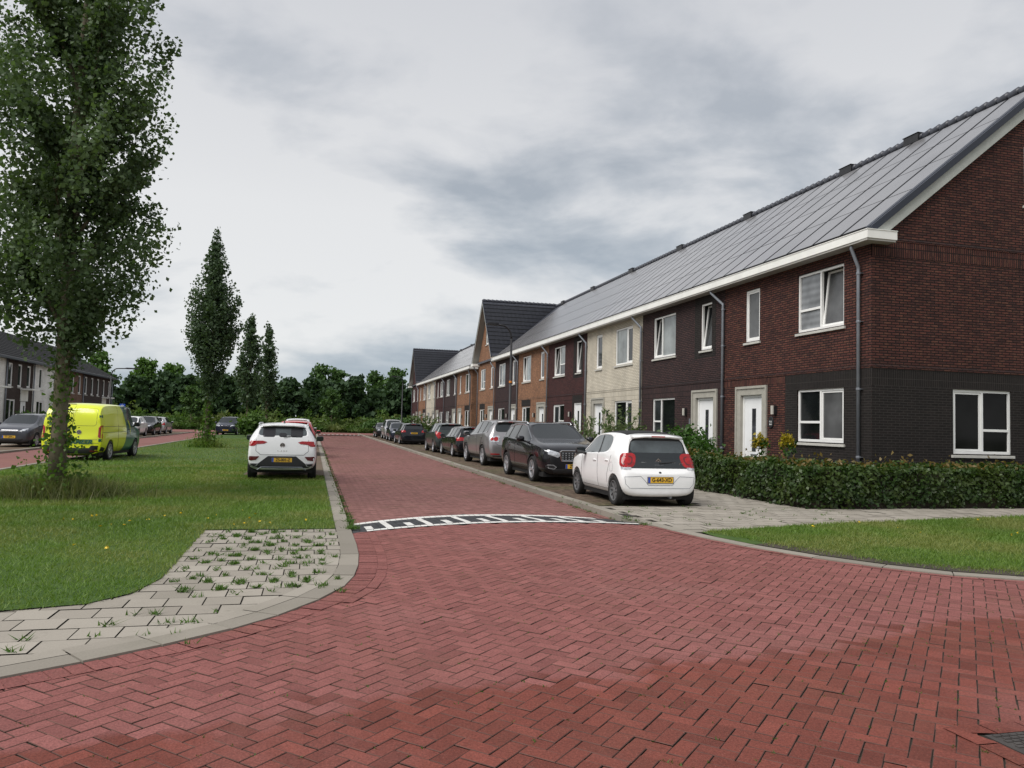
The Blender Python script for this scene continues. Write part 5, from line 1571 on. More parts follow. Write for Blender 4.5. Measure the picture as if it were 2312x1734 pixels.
def place_trees():
    PG = 'poplars along the grass verge'
    def zp(tab, h, base, k=1.):
        zs, rs = zip(*tab)
        return lambda t: k * float(np.interp(base + t * (h - base), zs, rs))
    T1 = [(2.6, .5), (3.3, 1.15), (3.8, 1.75), (4.5, 2.05), (5.2, 2.35), (6.4, 2.72), (8, 2.25), (9.1, 1.75), (10.3, 1.3), (12.5, .75), (15.2, .1)]
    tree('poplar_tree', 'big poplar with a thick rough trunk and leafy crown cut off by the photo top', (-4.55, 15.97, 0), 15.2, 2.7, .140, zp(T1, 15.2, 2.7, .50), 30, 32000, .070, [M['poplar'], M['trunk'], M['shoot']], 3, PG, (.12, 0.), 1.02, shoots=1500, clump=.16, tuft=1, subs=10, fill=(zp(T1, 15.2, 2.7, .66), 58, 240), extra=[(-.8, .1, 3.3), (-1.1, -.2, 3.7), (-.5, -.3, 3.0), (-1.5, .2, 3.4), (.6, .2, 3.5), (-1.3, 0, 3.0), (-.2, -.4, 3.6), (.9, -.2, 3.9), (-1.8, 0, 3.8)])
    T2 = [(2.8, .3), (3.7, .65), (5.0, 1.35), (6.2, 1.58), (7.0, 1.5), (8.2, 1.1), (9.4, .62), (10.6, .28), (11.4, .05)]
    tree('poplar_tree', 'middle-sized pointed poplar standing alone with leafy shoots up its trunk', (-5.2, 41.9, 0), 11.2, 2.9, .14, zp(T2, 11.8, 2.9, .58), 38, 6500, .105, [M['poplar_far'], M['trunk'], M['shoot']], 5, PG, (.1, 0), .95, shoots=1500, clump=.18, subs=6, fill=(zp(T2, 11.8, 2.9, .74), 74, 80))
    T3 = [(2.6, .5), (4.0, 1.3), (5.5, 1.75), (7.2, 1.6), (9, 1.15), (10.6, .6), (11.8, .1)]
    tree('poplar_tree', 'distant poplar with a wide lower crown behind the lone pointed poplar', (-6.2, 79, 0), 11.8, 2.8, .15, zp(T3, 11.8, 2.8, .62), 28, 2600, .19, [M['poplar_far'], M['trunk'], M['shoot']], 8, PG, (.1, 0), .95, shoots=350, clump=.25, subs=5, fill=(zp(T3, 11.8, 2.8, .72), 42, 26))
    tree('poplar_tree', 'slimmest distant poplar, just above the white crossover', (-4.75, 86, 0), 11.8, 2.8, .15, zp(T3, 11.8, 2.8, .46), 24, 1800, .20, [M['poplar_far'], M['trunk'], M['shoot']], 9, PG, (-.2, 0), .95, shoots=350, clump=.25, subs=5, fill=(zp(T3, 11.8, 2.8, .55), 34, 24))
    # trees beyond the meadow, one by one
    r = rng(31); TG = 'trees beyond the meadow'
    def rnd_prof(w): return lambda t: w * (.55 + .45 * math.sin(min(1, t * 1.15 + .12) * pi) ** .6) * (1 - .35 * t)
    kinds = [('dark_tree', 'dark dense tree in the row beyond the meadow', 'dark_tree'), ('mid_tree', 'mid green leafy tree in the row beyond the meadow', 'broadleaf_tree'), ('light_tree', 'pale green airy tree rising above the dark row', 'broadleaf_tree')]
    specs = []
    x = -66
    i = 0
    while x < 24:
        specs.append((x, 113 + r.random() * 6, 6.0 + r.random() * 1.6, 3.9 + r.random() * .9, 0)); x += 2.5 + r.random() * 1.0; i += 1
    specs += [(-46.5, 128, 10.0, 4.2, 2), (-39, 130, 9.6, 4.4, 1), (-31.0, 126, 10.8, 4.2, 2), (-24.6, 126, 10.2, 5.2, 2), (-21.0, 127, 9.4, 4.4, 2), (-14.5, 128, 8.0, 3.6, 1), (-9, 128, 8.0, 3.8, 1),
              (1.0, 126, 10.0, 4.6, 1), (3.6, 127, 9.9, 4.4, 1), (9.8, 128, 9.6, 3.9, 1), (12.8, 126, 10.4, 4.2, 1), (18, 126, 11, 4, 1), (-57, 128, 11, 4.5, 2), (-63, 128, 11.5, 4.5, 1)]
    for j, (x, y, h, w, k) in enumerate(specs):
        m, lab, nm = kinds[k]
        tree(nm, lab, (x, y, 0), h, h * (.04 if k == 0 else .16), .16, rnd_prof(w * .62), 15, 2300 if k == 0 else 2300, .52 if k == 0 else .42, [M[m], M['trunk']], 100 + j, TG + ', ' + kinds[k][0].replace('_', ' ') + 's', elev=.55, clump=.75, subs=4)
    tree('conifer_tree', 'thin dark pointed conifer in the tree row beyond the meadow', (7.0, 122, 0), 9.0, 2., .12, lambda t: 1.1 * (1 - t * .8), 22, 1000, .35, [M['dark_tree'], M['trunk']], 77, None, elev=.3, clump=.3, subs=3)
    tree('young_tree', 'young light green tree at the meadow edge above the street end', (2.45, 106, 0), 5.6, 1.6, .07, lambda t: 1.8 * (1 - t * .6), 18, 1300, .26, [M['mid_tree'], M['trunk']], 78, None, elev=.6, clump=.4, subs=4)
    tree('young_tree', 'young light green tree at the meadow edge beside the pointed poplar', (-14.8, 104, 0), 5.2, 1.4, .07, lambda t: 1.7 * (1 - t * .6), 18, 1300, .26, [M['mid_tree'], M['trunk']], 79, None, elev=.6, clump=.4, subs=4)
    # meadow of tall herbs
    n = 42000; X = r.uniform(-70, 26, n); Y = 101.5 + r.random(n) ** 1.3 * 11
    patch = .55 + .45 * np.sin(X * .55 + 1.3 * np.sin(Y * .5)) * np.cos(X * .21 + Y * .3)
    patch2 = .5 + .5 * np.sin(X * 1.9 + 2 * np.sin(X * .37)) * np.sin(Y * 1.4 + X * .6)
    top = (.30 + (Y - 101) * .14) * (1 + 1.0 * np.clip(patch - .4, 0, 1)) * (.6 + .8 * patch2)
    Z = top * r.random(n) ** .7
    C = np.stack([X, Y, Z], 1)
    o = leaf_object('tall_meadow_plants', C, .26, M['herb'], None, r, .15 + .45 * Z / 2.2 + .4 * r.random(n), up=.1, elong=2.0); o['kind'] = 'stuff'; tag(o, 'tall green meadow plants filling the strip before the trees', 'meadow plants')
    # brush right of the street end, before the far houses
    for j, (x, y, rx, rz) in enumerate([(11.3, 102, 2.2, 2.2), (14.3, 103, 2.4, 2.4), (8.6, 105, 2.0, 1.6), (17, 102.5, 2.4, 2.3)]):
        shrub('bush', 'round green bush in the meadow near the end of the terrace', (x, y, 0), rx, 1.6, rz * .62, 1500, .26, M['mid_tree'], 300 + j, 'bushes at the end of the terrace', stems=0)
    shrub('bush', 'feathery green bush beside the second distant poplar trunk', (-4.75, 67, 0), 1.1, 1.0, 1.15, 1600, .20, M['herb'], 310, None, stems=0)

def hedge():
    root = empty('hedge', (0, 0, 0), 0, 1, 'clipped L-shaped leafy hedge round the corner house garden', 'hedge')
    r = rng(41)
    segs = [((9.62, 13.58), (10.55, 22.2)), ((10.55, 13.58), (19.5, 14.55))]
    core = MB(); Cs, Ns = [], []; tips = []
    for (a, b) in segs:
        core.box((a[0] + .14, a[1] + .14, -.05), (b[0] - .14, b[1] - .14, .72))
    def face(p, u, v, n, cnt):
        p, u, v, n = map(np.array, (p, u, v, n)); s, t = r.random(cnt), r.random(cnt)
        c = p + u * s[:, None] + v * t[:, None] + n * (np.abs(r.normal(size=cnt)) * .055 - .06)[:, None]
        w = .05 * np.sin(c[:, 0] * 3.1 + c[:, 1] * 2.3) + .04 * np.sin(c[:, 2] * 5 + c[:, 0] * 2 + c[:, 1] * 4); c = c + n * w[:, None]
        Cs.append(c); Ns.append(np.repeat(n[None], cnt, 0))
    H = .84
    face((9.62, 13.6, 0.02), (0, 8.6, 0), (0, 0, H), (-1, 0, 0), 8200)
    face((9.62, 13.58, 0.02), (9.9, 0, 0), (0, 0, H), (0, -1, 0), 9800)
    face((9.62, 13.58, H), (.95, 0, 0), (0, 8.6, 0), (0, 0, 1), 7600)
    face((10.5, 13.58, H), (9, 0, 0), (0, .98, 0), (0, 0, 1), 7400)
    face((9.62, 22.2, 0.02), (.9, 0, 0), (0, 0, H), (0, 1, 0), 500)
    C = np.concatenate(Cs); N = np.concatenate(Ns)
    low = C[:, 2] < .14; keep = ~(low & (r.random(len(C)) < .75)); C, N = C[keep], N[keep]
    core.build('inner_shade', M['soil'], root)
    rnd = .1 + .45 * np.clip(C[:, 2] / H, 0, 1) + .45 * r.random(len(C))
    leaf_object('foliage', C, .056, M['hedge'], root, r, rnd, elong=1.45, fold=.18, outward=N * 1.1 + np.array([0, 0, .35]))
    # reddish young shoots on top
    n = 950; s = r.random(n); onx = r.random(n) < .55
    X = np.where(onx, 9.7 + 9.6 * s, 9.65 + .9 * r.random(n)); Y = np.where(onx, 13.6 + .9 * r.random(n), 13.7 + 8.4 * s)
    g = .5 + .5 * np.sin(X * 2.7 + Y * 1.9) * np.sin(X * 1.1 - Y * 2.2)
    Z = H + .02 + np.abs(r.normal(size=n)) * .085 * (.3 + g * 1.3)
    leaf_object('young_shoots', np.stack([X, Y, Z], 1), .05, M['hedgetip'], root, r, r.random(n), up=.1, elong=1.8)
    return root

def gardens():
    SG = 'shrubs in the front gardens'
    shrub('bush', 'dense rounded dark green bush before the purple brick house door', (11.0, 21.45, 0), 1.0, 1.15, 1.02, 7500, .075, M['shrub'], 51, SG, elong=1.5)
    for j, (x, y, lab) in enumerate([(11.1, 17.57, 'small golden-leaved standard shrub before the corner house front door'), (11.1, 16.41, 'small golden-leaved standard shrub below the corner house wall lamp')]):
        o = shrub('golden_shrub', lab, (x, y, 0), .19, .19, .27, 420, .045, M['yellowleaf'], 55 + j, 'golden standard shrubs', stems=0, lift=1.06)
        sb = MB(); sb.tube([(0, 0, 0), (.01, .01, .5), (0, 0, 1.0)], [.018, .014, .012], 6); sb.build('stem', M['trunk'], o, smooth=True)
        r = rng(60 + j); C = r.normal(size=(60, 3)) * np.array([.08, .08, .12]) + np.array([0, -.17, 1.15]); leaf_object('green_sprig', C, .055, M['shrub'], o, r, r.random(60), elong=1.8)
    for j, (x, y, h, w, lab) in enumerate([(10.6, 28.2, 2.0, 1.35, 'loose arching grey-green shrub before the cream house'), (10.6, 25.7, 2.25, 1.1, 'taller loose shrub just behind the roof of the white hatchback'),
                                           (10.7, 42.3, 1.7, 1.0, 'loose arching shrub before the orange house door'), (10.4, 73.5, 2.3, 1.5, 'tall loose garden shrub in the second terrace')]):
        wild_shrub('loose_shrub', lab, (x, y, 0), h, w, 26, 1300 if j < 3 else 800, .055 if j < 3 else .11, M['loose'], 70 + j, SG)
    for j, (x, y, rx, ry, rz) in enumerate([(10.1, 31.0, .5, 2.8, .55), (10.1, 36.5, .5, 2.4, .5), (10.2, 42.0, .5, 2.2, .5), (10.1, 50.4, .55, 2.6, .6), (10.1, 57, .5, 2.3, .55), (10.0, 66, .6, 3.0, .6), (10.0, 73, .8, 3.0, .9), (10, 81, .6, 3, .6), (10, 90, .6, 3, .6)]):
        shrub('garden_hedge', 'low loose garden hedge between pavement and house fronts', (x, y, 0), rx, ry, rz, 2600 if j < 3 else 1200, .065 if j < 3 else .13, M['hedge'], 80 + j, 'low garden hedges along the terrace', cat='hedge', stems=0)

def lawns(polys):
    r = rng(91)
    Ps, rn, hh = [], [], []
    for poly, z, dens in polys:
        X, Y = scatter(poly, dens, r, lambda d: np.clip(1.1 - (d - 7) / 22, .05, 1))
        Ps.append(np.stack([X, Y, np.full(len(X), z)], 1))
    P = np.concatenate(Ps)
    d = np.hypot(P[:, 0], P[:, 1])
    rnd = .35 * r.random(len(P)) + .3 * (np.sin(P[:, 0] * .9 + P[:, 1] * .35) * np.sin(P[:, 1] * .8 - P[:, 0] * .3) * .5 + .5) + .25
    sc = np.clip(d / 11, .8, 2.2)
    o = blades('grass', P, .040 * np.clip(sc, 1, 1.3), .011 * sc, M['blade'], r, rnd, 1.0)
    tag(o, 'short mown grass of the verges', 'grass')
    return o

def tufts_and_weeds():
    r = rng(95)
    # long grass round the trunk feet
    for (x, y, R, n, h, wd, lab) in ((-4.49, 15.97, .95, 5200, .36, .016, 'ring of long grass round the foot of the big poplar'), (-5.2, 41.9, .75, 900, .45, .03, 'ring of long grass round the foot of the pointed poplar')):
        a = r.random(n) * 2 * pi; d = R * np.abs(r.normal(size=n)) * .55
        P = np.stack([x + d * np.cos(a) * 1.25, y + d * np.sin(a), np.zeros(n)], 1)
        o = blades('long_grass', P, h, wd, M['dryblade'] if x > -4.6 else M['blade'], r, r.random(n), .8); tag(o, lab, 'long grass')
    # weeds in the joints of the paving and along the kerbs
    Ps = []
    def clump(x, y, n, s): Ps.append(np.stack([x + r.normal(size=n) * s, y + r.normal(size=n) * s * .8, np.full(n, .012)], 1))
    for j in range(230):
        x, y = r.uniform(-1.3, .3), r.uniform(7.3, 11.2); jx = round(x / .3) * .3
        y = .3 * round(y / .3) + .02 * r.normal() if r.random() < .5 else y
        x = (.3 * round(x / .3) + (.15 if round(y / .3) % 2 else 0)) if r.random() < .8 else x
        if x < -1.2 or x > .3: continue
        clump(x, y, int(6 + 26 * r.random() ** 2), .022)
    for j in range(60): 
        x = r.uniform(-6, -.6); y = r.uniform(5.4, 6.7); clump(x, .3 * round(y / .3), int(5 + 18 * r.random() ** 2), .028)
    for j in range(260):
        y = 11.3 + 36 * r.random() ** 1.8; clump(.61 + .03 * r.normal(), y, int(5 + 16 * r.random()), .03)
    for j in range(60):
        y = 11.5 + 20 * r.random() ** 1.5; clump(5.22 + .03 * r.normal(), y, int(4 + 14 * r.random()), .03)
    for j in range(70):
        x, y = r.uniform(5.6, 10), r.uniform(10.9, 14.5); clump(.3 * round(x / .3), .3 * round(y / .3), int(3 + 12 * r.random() ** 2), .03)
    P = np.concatenate(Ps); 
    st = (P[:, 1] > 12.4) & (P[:, 0] > .56) & (P[:, 0] < 5.27); P[st, 2] = -.08
    o = blades('weeds', P, .038, .014, M['weed'], r, r.random(len(P)), 1.3); tag(o, 'small green weeds growing in the paving joints', 'weeds')
    # tiny moss and weed specks in the near brick joints
    n = 900; X = r.uniform(-3, 7, n); Y = 2.6 + 5.5 * r.random(n) ** 1.5
    c, s_ = cos(pi / 4), sin(pi / 4); U = (X - 1.5) * c + (Y - 6.95) * s_; V = -(X - 1.5) * s_ + (Y - 6.95) * c
    on = r.random(n) < .5; U = np.where(on, np.round(U / .2) * .2, U); V = np.where(on, V, np.round(V / .2) * .2)
    X = 1.5 + U * c - V * s_; Y = 6.95 + U * s_ + V * c
    Q = np.repeat(np.stack([X, Y, np.full(n, -.004)], 1), 4, 0) + r.normal(size=(n * 4, 3)) * np.array([.008, .008, 0])
    ok = Q[:, 1] > 2.3
    o = blades('joint_moss', Q[ok], .012, .010, M['weed'], r, r.random(int(ok.sum())) * .6, 1.2); tag(o, 'specks of moss and seedlings in the joints of the red bricks', 'moss')
    # dandelions
    pts = []
    for j in range(30):
        if r.random() < .4: x, y = r.uniform(-3.6, .2), 11.5 + 1.2 * abs(r.normal())
        else: x, y = r.uniform(7.5, 14), r.uniform(9.2, 12)
        pts.append((x, y, .06))
    pts = np.array(pts + [(-2.6, 9.9, .06), (-2.2, 9.7, .06), (-2.1, 12.6, .06), (-.9, 11.7, .06), (-.88, 11.72, .06)])
    o = leaf_object('dandelion_flowers', np.repeat(pts, 3, 0) + r.normal(size=(len(pts) * 3, 3)) * .006, .03, M['dandelion'], None, r, r.random(len(pts) * 3), up=1., elong=1., fold=.1); o['kind'] = 'stuff'; tag(o, 'yellow dandelion flowers dotted in the grass', 'flowers')
# ------------------------------------------------------------------ ground
L_OUT = [(.58, 95.), (.58, 12.3), (.585, 11.2), (.59, 9.95), (.575, 9.2), (.53, 8.5), (.46, 7.95), (.34, 7.45), (.11, 6.94), (-.21, 6.43), (-.52, 6.07), (-.93, 5.71), (-1.34, 5.41), (-1.72, 5.17), (-2.3, 4.86), (-3.1, 4.5), (-4.2, 4.15), (-6, 3.8), (-9, 3.6), (-30, 3.5)]
R_OUT = [(5.27, 95.), (5.27, 12.6), (5.28, 11.8), (5.38, 10.8), (5.50, 10.05), (5.68, 9.3), (6.05, 8.39), (6.48, 7.69), (6.96, 7.15), (7.56, 6.80), (8.3, 6.55), (9.4, 6.38), (11, 6.3), (40, 6.2)]
ROADZ = -.085

def qfit(p):
    (x0, y0), (x1, y1), (x2, y2) = p
    return lambda x: y0 * (x - x1) * (x - x2) / ((x0 - x1) * (x0 - x2)) + y1 * (x - x0) * (x - x2) / ((x1 - x0) * (x1 - x2)) + y2 * (x - x0) * (x - x1) / ((x2 - x0) * (x2 - x1))
NEAR = qfit([(.62, 11.0), (3.13, 11.98), (5.2, 11.62)]); FAR = qfit([(.62, 12.55), (3.6, 13.75), (5.25, 12.95)])
def road_z(x, y):
    n, f = NEAR(min(max(x, .5), 5.3)), FAR(min(max(x, .5), 5.3))
    if not (.3 < x < 5.5): return 0. if y < 12 else ROADZ
    t = min(1, max(0, (y - n) / (f - n))); return ROADZ * (t * t * (3 - 2 * t))

def setup_ground_mats():
    M['brick_near'] = road_brick_mat()
    M['brick_edge'] = pbr('brick_edge', (.105, .050, .040), .9, nz=(3, .4), objsp=False)
    M['brick_joint'] = pbr('road_joint', (.030, .025, .016), .95, nz=(2.5, .5), objsp=False)
    M['brick_street'] = attr_mat('street_brick', (.185, .082, .072), (.25, .115, .102), .88, fine=(60, .25),
                                 patch=[(.25, (.13, .075, .045), .55, .5, .72), (1.3, (.12, .085, .045), .35, .58, .75)])
    M['brick_far'] = attr_mat('far_road_brick', (.20, .088, .078), (.20, .088, .078), .9, fine=(1.5, .25), patch=[(.2, (.13, .06, .045), .5, .5, .7)])
    M['brick_park'] = attr_mat('parking_brick', (.085, .060, .042), (.155, .108, .078), .9, fine=(50, .3),
                               patch=[(.5, (.075, .085, .028), .65, .46, .68), (2.5, (.06, .045, .035), .4, .5, .7)])
    M['slab'] = attr_mat('paving_slab', (.255, .23, .195), (.345, .315, .27), .9, fine=(70, .18), bump=.25,
                         patch=[(.7, (.20, .185, .15), .5, .45, .7), (7, (.17, .155, .125), .5, .62, .75)])
    M['kerb'] = attr_mat('kerb_concrete', (.21, .19, .16), (.28, .255, .215), .9, fine=(60, .2), bump=.25, patch=[(1.4, (.19, .175, .14), .6, .5, .72)])
    M['bumpwhite'] = attr_mat('white_marking_block', (.58, .57, .54), (.70, .69, .66), .7, fine=(30, .12), patch=[(5, (.38, .36, .32), .5, .55, .75)])
    M['bumpblack'] = attr_mat('black_marking_block', (.030, .031, .034), (.050, .051, .055), .85, fine=(40, .25))
    M['iron'] = pbr('cast_iron', (.065, .058, .054), .6, .3, nz=(9, .3))
    M['meadow'] = pbr('far_ground', (.045, .080, .022), .95, nz=(.2, .3), objsp=False)

def road_brick_mat():
    t = NT('road_brick'); p = t.pos(); a = t.attr()
    mid = t.mix(a, (.180, .063, .056), (.258, .095, .085))
    old = t.mix(a, (.122, .032, .022), (.205, .056, .040))
    # the bricks nearest the crossing's middle are older: browner and darker
    sx = t.add('SeparateXYZ'); t.lk(p, sx.inputs[0])
    y = t.math('SUBTRACT', sx.outputs[1], t.math('MULTIPLY', sx.outputs[0], .2))
    y = t.math('ADD', y, t.math('MULTIPLY', t.math('SUBTRACT', a, .5), .28)); y = t.math('ADD', y, t.math('MULTIPLY', t.math('SUBTRACT', t.noise(p, .9, 3), .5), 1.1))
    k = t.ramp(t.math('SUBTRACT', y, 4.25), [(.0, 1.), (.16, 0.)])
    col = t.mix(k, mid, old)
    for (sc, c, am, lo, hi) in ((.45, (.25, .110, .10), .5, .5, .68), (1.1, (.15, .066, .044), .40, .52, .74), (.3, (.16, .060, .046), .35, .5, .7)):
        col = t.mix(t.math('MULTIPLY', t.ramp(t.noise(p, sc, 5, .6), [(lo, 0), (hi, 1)]), am), col, c)
    n = t.ramp(t.noise(p, 70, 3, .8), [(.33, 0), (.67, 1)]); n2 = t.noise(p, 14, 4, .6)
    sh = t.math('ADD', t.math('ADD', t.math('MULTIPLY', n, .62), t.math('MULTIPLY', n2, .45)), .46)
    cm = t.add('CombineColor'); [t.lk(sh, cm.inputs[i]) for i in range(3)]
    col = t.mix(1.0, col, cm.outputs[0], 'MULTIPLY')
    # pale grit
    g = t.ramp(t.noise(p, 110, 2, .5), [(.66, 0), (.72, 1)])
    col = t.mix(t.math('MULTIPLY', g, .3), col, (.36, .22, .18))
    t.bump(n, .6, .004); t.lk(col, t.b.inputs['Base Color']); t.b.inputs['Roughness'].default_value = .88; t.b.inputs['Specular IOR Level'].default_value = .3
    return t.mat

def structure(o, kind='structure'):
    o['kind'] = kind; return o

def herring(mb, region, ang, z, L=.20, Wd=.100, gap=.007, cham=0., rnd=None, drop=0., zf=None, mi=0):
    """herringbone quads whose centres satisfy region(x, y)"""
    c, s = cos(ang), sin(ang); xs0, xs1, ys0, ys1 = region['box']; fn = region['fn']
    cx, cy = (xs0 + xs1) / 2, (ys0 + ys1) / 2
    R = hypot(xs1 - xs0, ys1 - ys0) / 2; n = int(R / Wd) + 3
    r = random.Random(5)
    for i in range(-n, n):
        for j in range(-n, n):
            m = (i - j) % 4
            if m == 0: a0, a1, b0, b1 = i, i + 2, j, j + 1
            elif m == 3: a0, a1, b0, b1 = i, i + 1, j, j + 2
            else: continue
            u, v = (a0 + a1) / 2 * Wd, (b0 + b1) / 2 * Wd
            x, y = cx + u * c - v * s, cy + u * s + v * c
            if not (xs0 <= x <= xs1 and ys0 <= y <= ys1) or not fn(x, y): continue
            hu, hv = (a1 - a0) * Wd / 2 - gap / 2, (b1 - b0) * Wd / 2 - gap / 2
            dz = r.gauss(0, .0012); ro = r.gauss(0, .011); x += r.gauss(0, .0012); y += r.gauss(0, .0012); cc, ss = cos(ang + ro), sin(ang + ro); tx, ty = r.gauss(0, .004), r.gauss(0, .004)
            def pt(du, dv, h):
                px, py = x + du * cc - dv * ss, y + du * ss + dv * cc
                return (px, py, (zf(px, py) if zf else z) + h + dz + tx * du + ty * dv)
            q = min(1, max(0, r.gauss(.5, .27)))
            if cham:
                T = [pt(-hu + cham, -hv + cham, 0), pt(hu - cham, -hv + cham, 0), pt(hu - cham, hv - cham, 0), pt(-hu + cham, hv - cham, 0)]
                B = [pt(-hu, -hv, -cham * 1.3), pt(hu, -hv, -cham * 1.3), pt(hu, hv, -cham * 1.3), pt(-hu, hv, -cham * 1.3)]
                mb.poly(T, mi, q); mb.faces(T + B, [(4, 5, 1, 0), (5, 6, 2, 1), (6, 7, 3, 2), (7, 4, 0, 3)], 3, q)
            else: mb.poly([pt(-hu, -hv, 0), pt(hu, -hv, 0), pt(hu, hv, 0), pt(-hu, hv, 0)], mi, q)

def tiles(mb, fn, box, tw, th, z, gap=.008, stagger=.5, ang=0., seed=1, mi=0, cham=0., along='x', zj=.0015):
    r = random.Random(seed); x0, x1, y0, y1 = box; c, s = cos(ang), sin(ang); cx, cy = (x0 + x1) / 2, (y0 + y1) / 2
    nx, ny = int((x1 - x0) / tw / 2 * 1.45) + 3, int((y1 - y0) / th / 2 * 1.45) + 3
    for j in range(-ny, ny):
        for i in range(-nx, nx):
            u, v = (i + (stagger if j % 2 else 0)) * tw, j * th
            x, y = cx + u * c - v * s, cy + u * s + v * c
            if not (x0 <= x <= x1 and y0 <= y <= y1) or not fn(x, y): continue
            hu, hv = tw / 2 - gap / 2, th / 2 - gap / 2; dz = r.gauss(0, zj); tx, ty = r.gauss(0, .004), r.gauss(0, .004)
            pt = lambda du, dv: (x + du * c - dv * s, y + du * s + dv * c, z + dz + tx * du + ty * dv)
            mb.poly([pt(-hu, -hv), pt(hu, -hv), pt(hu, hv), pt(-hu, hv)], mi, min(1, max(0, r.gauss(.5, .25))))

def offset_line(P, d):
    """polyline moved sideways by d (to its left)"""
    out = []
    for i, p in enumerate(P):
        a = Vector(P[max(i - 1, 0)]); b = Vector(P[min(i + 1, len(P) - 1)]); t = (b - a).normalized(); out.append((p[0] - t.y * d, p[1] + t.x * d))
    return out

def resample(P, step):
    o = [Vector(P[0])]
    L = 0
    for a, b in zip(P[:-1], P[1:]):
        a, b = Vector(a), Vector(b); d = (b - a).length; n = max(1, round(d / step)); o += [a + (b - a) * (k + 1) / n for k in range(n)]
    return o

def strip(mb, P, d0, d1, z, seg, gap, seed, mi=0, zlow=None, zf=None, skip=None):
    """row of blocks along polyline P between sideways offsets d0 and d1"""
    r = random.Random(seed); Q = resample(P, seg)
    A = offset_line([tuple(p) for p in Q], d0); B = offset_line([tuple(p) for p in Q], d1)
    for i in range(len(Q) - 1):
        if skip and skip(Q[i].x, Q[i].y): continue
        def lerp(p, q, t): return (p[0] + (q[0] - p[0]) * t, p[1] + (q[1] - p[1]) * t)
        g = gap / max(.01, (Q[i + 1] - Q[i]).length) / 2
        c = [lerp(A[i], A[i + 1], g), lerp(A[i], A[i + 1], 1 - g), lerp(B[i], B[i + 1], 1 - g), lerp(B[i], B[i + 1], g)]
        dz = r.gauss(0, .0015); q = min(1, max(0, r.gauss(.5, .25)))
        zz = [(zf(*p) if zf else 0) + z + dz for p in c]
        T = [(*p, h) for p, h in zip(c, zz)]
        if zlow is None: mb.poly(T, mi, q)
        else:
            Bt = [(*p, zlow) for p in c]; mb.faces(T + Bt, [(0, 1, 2, 3), (4, 5, 1, 0), (5, 6, 2, 1), (6, 7, 3, 2), (7, 4, 0, 3)], mi, q)

def sheet(name, poly, z, mat, kind='structure', sub=0):
    mb = MB(); mb.poly([(x, y, z) for x, y in poly]); o = mb.build(name, mat); o['kind'] = kind
    return o

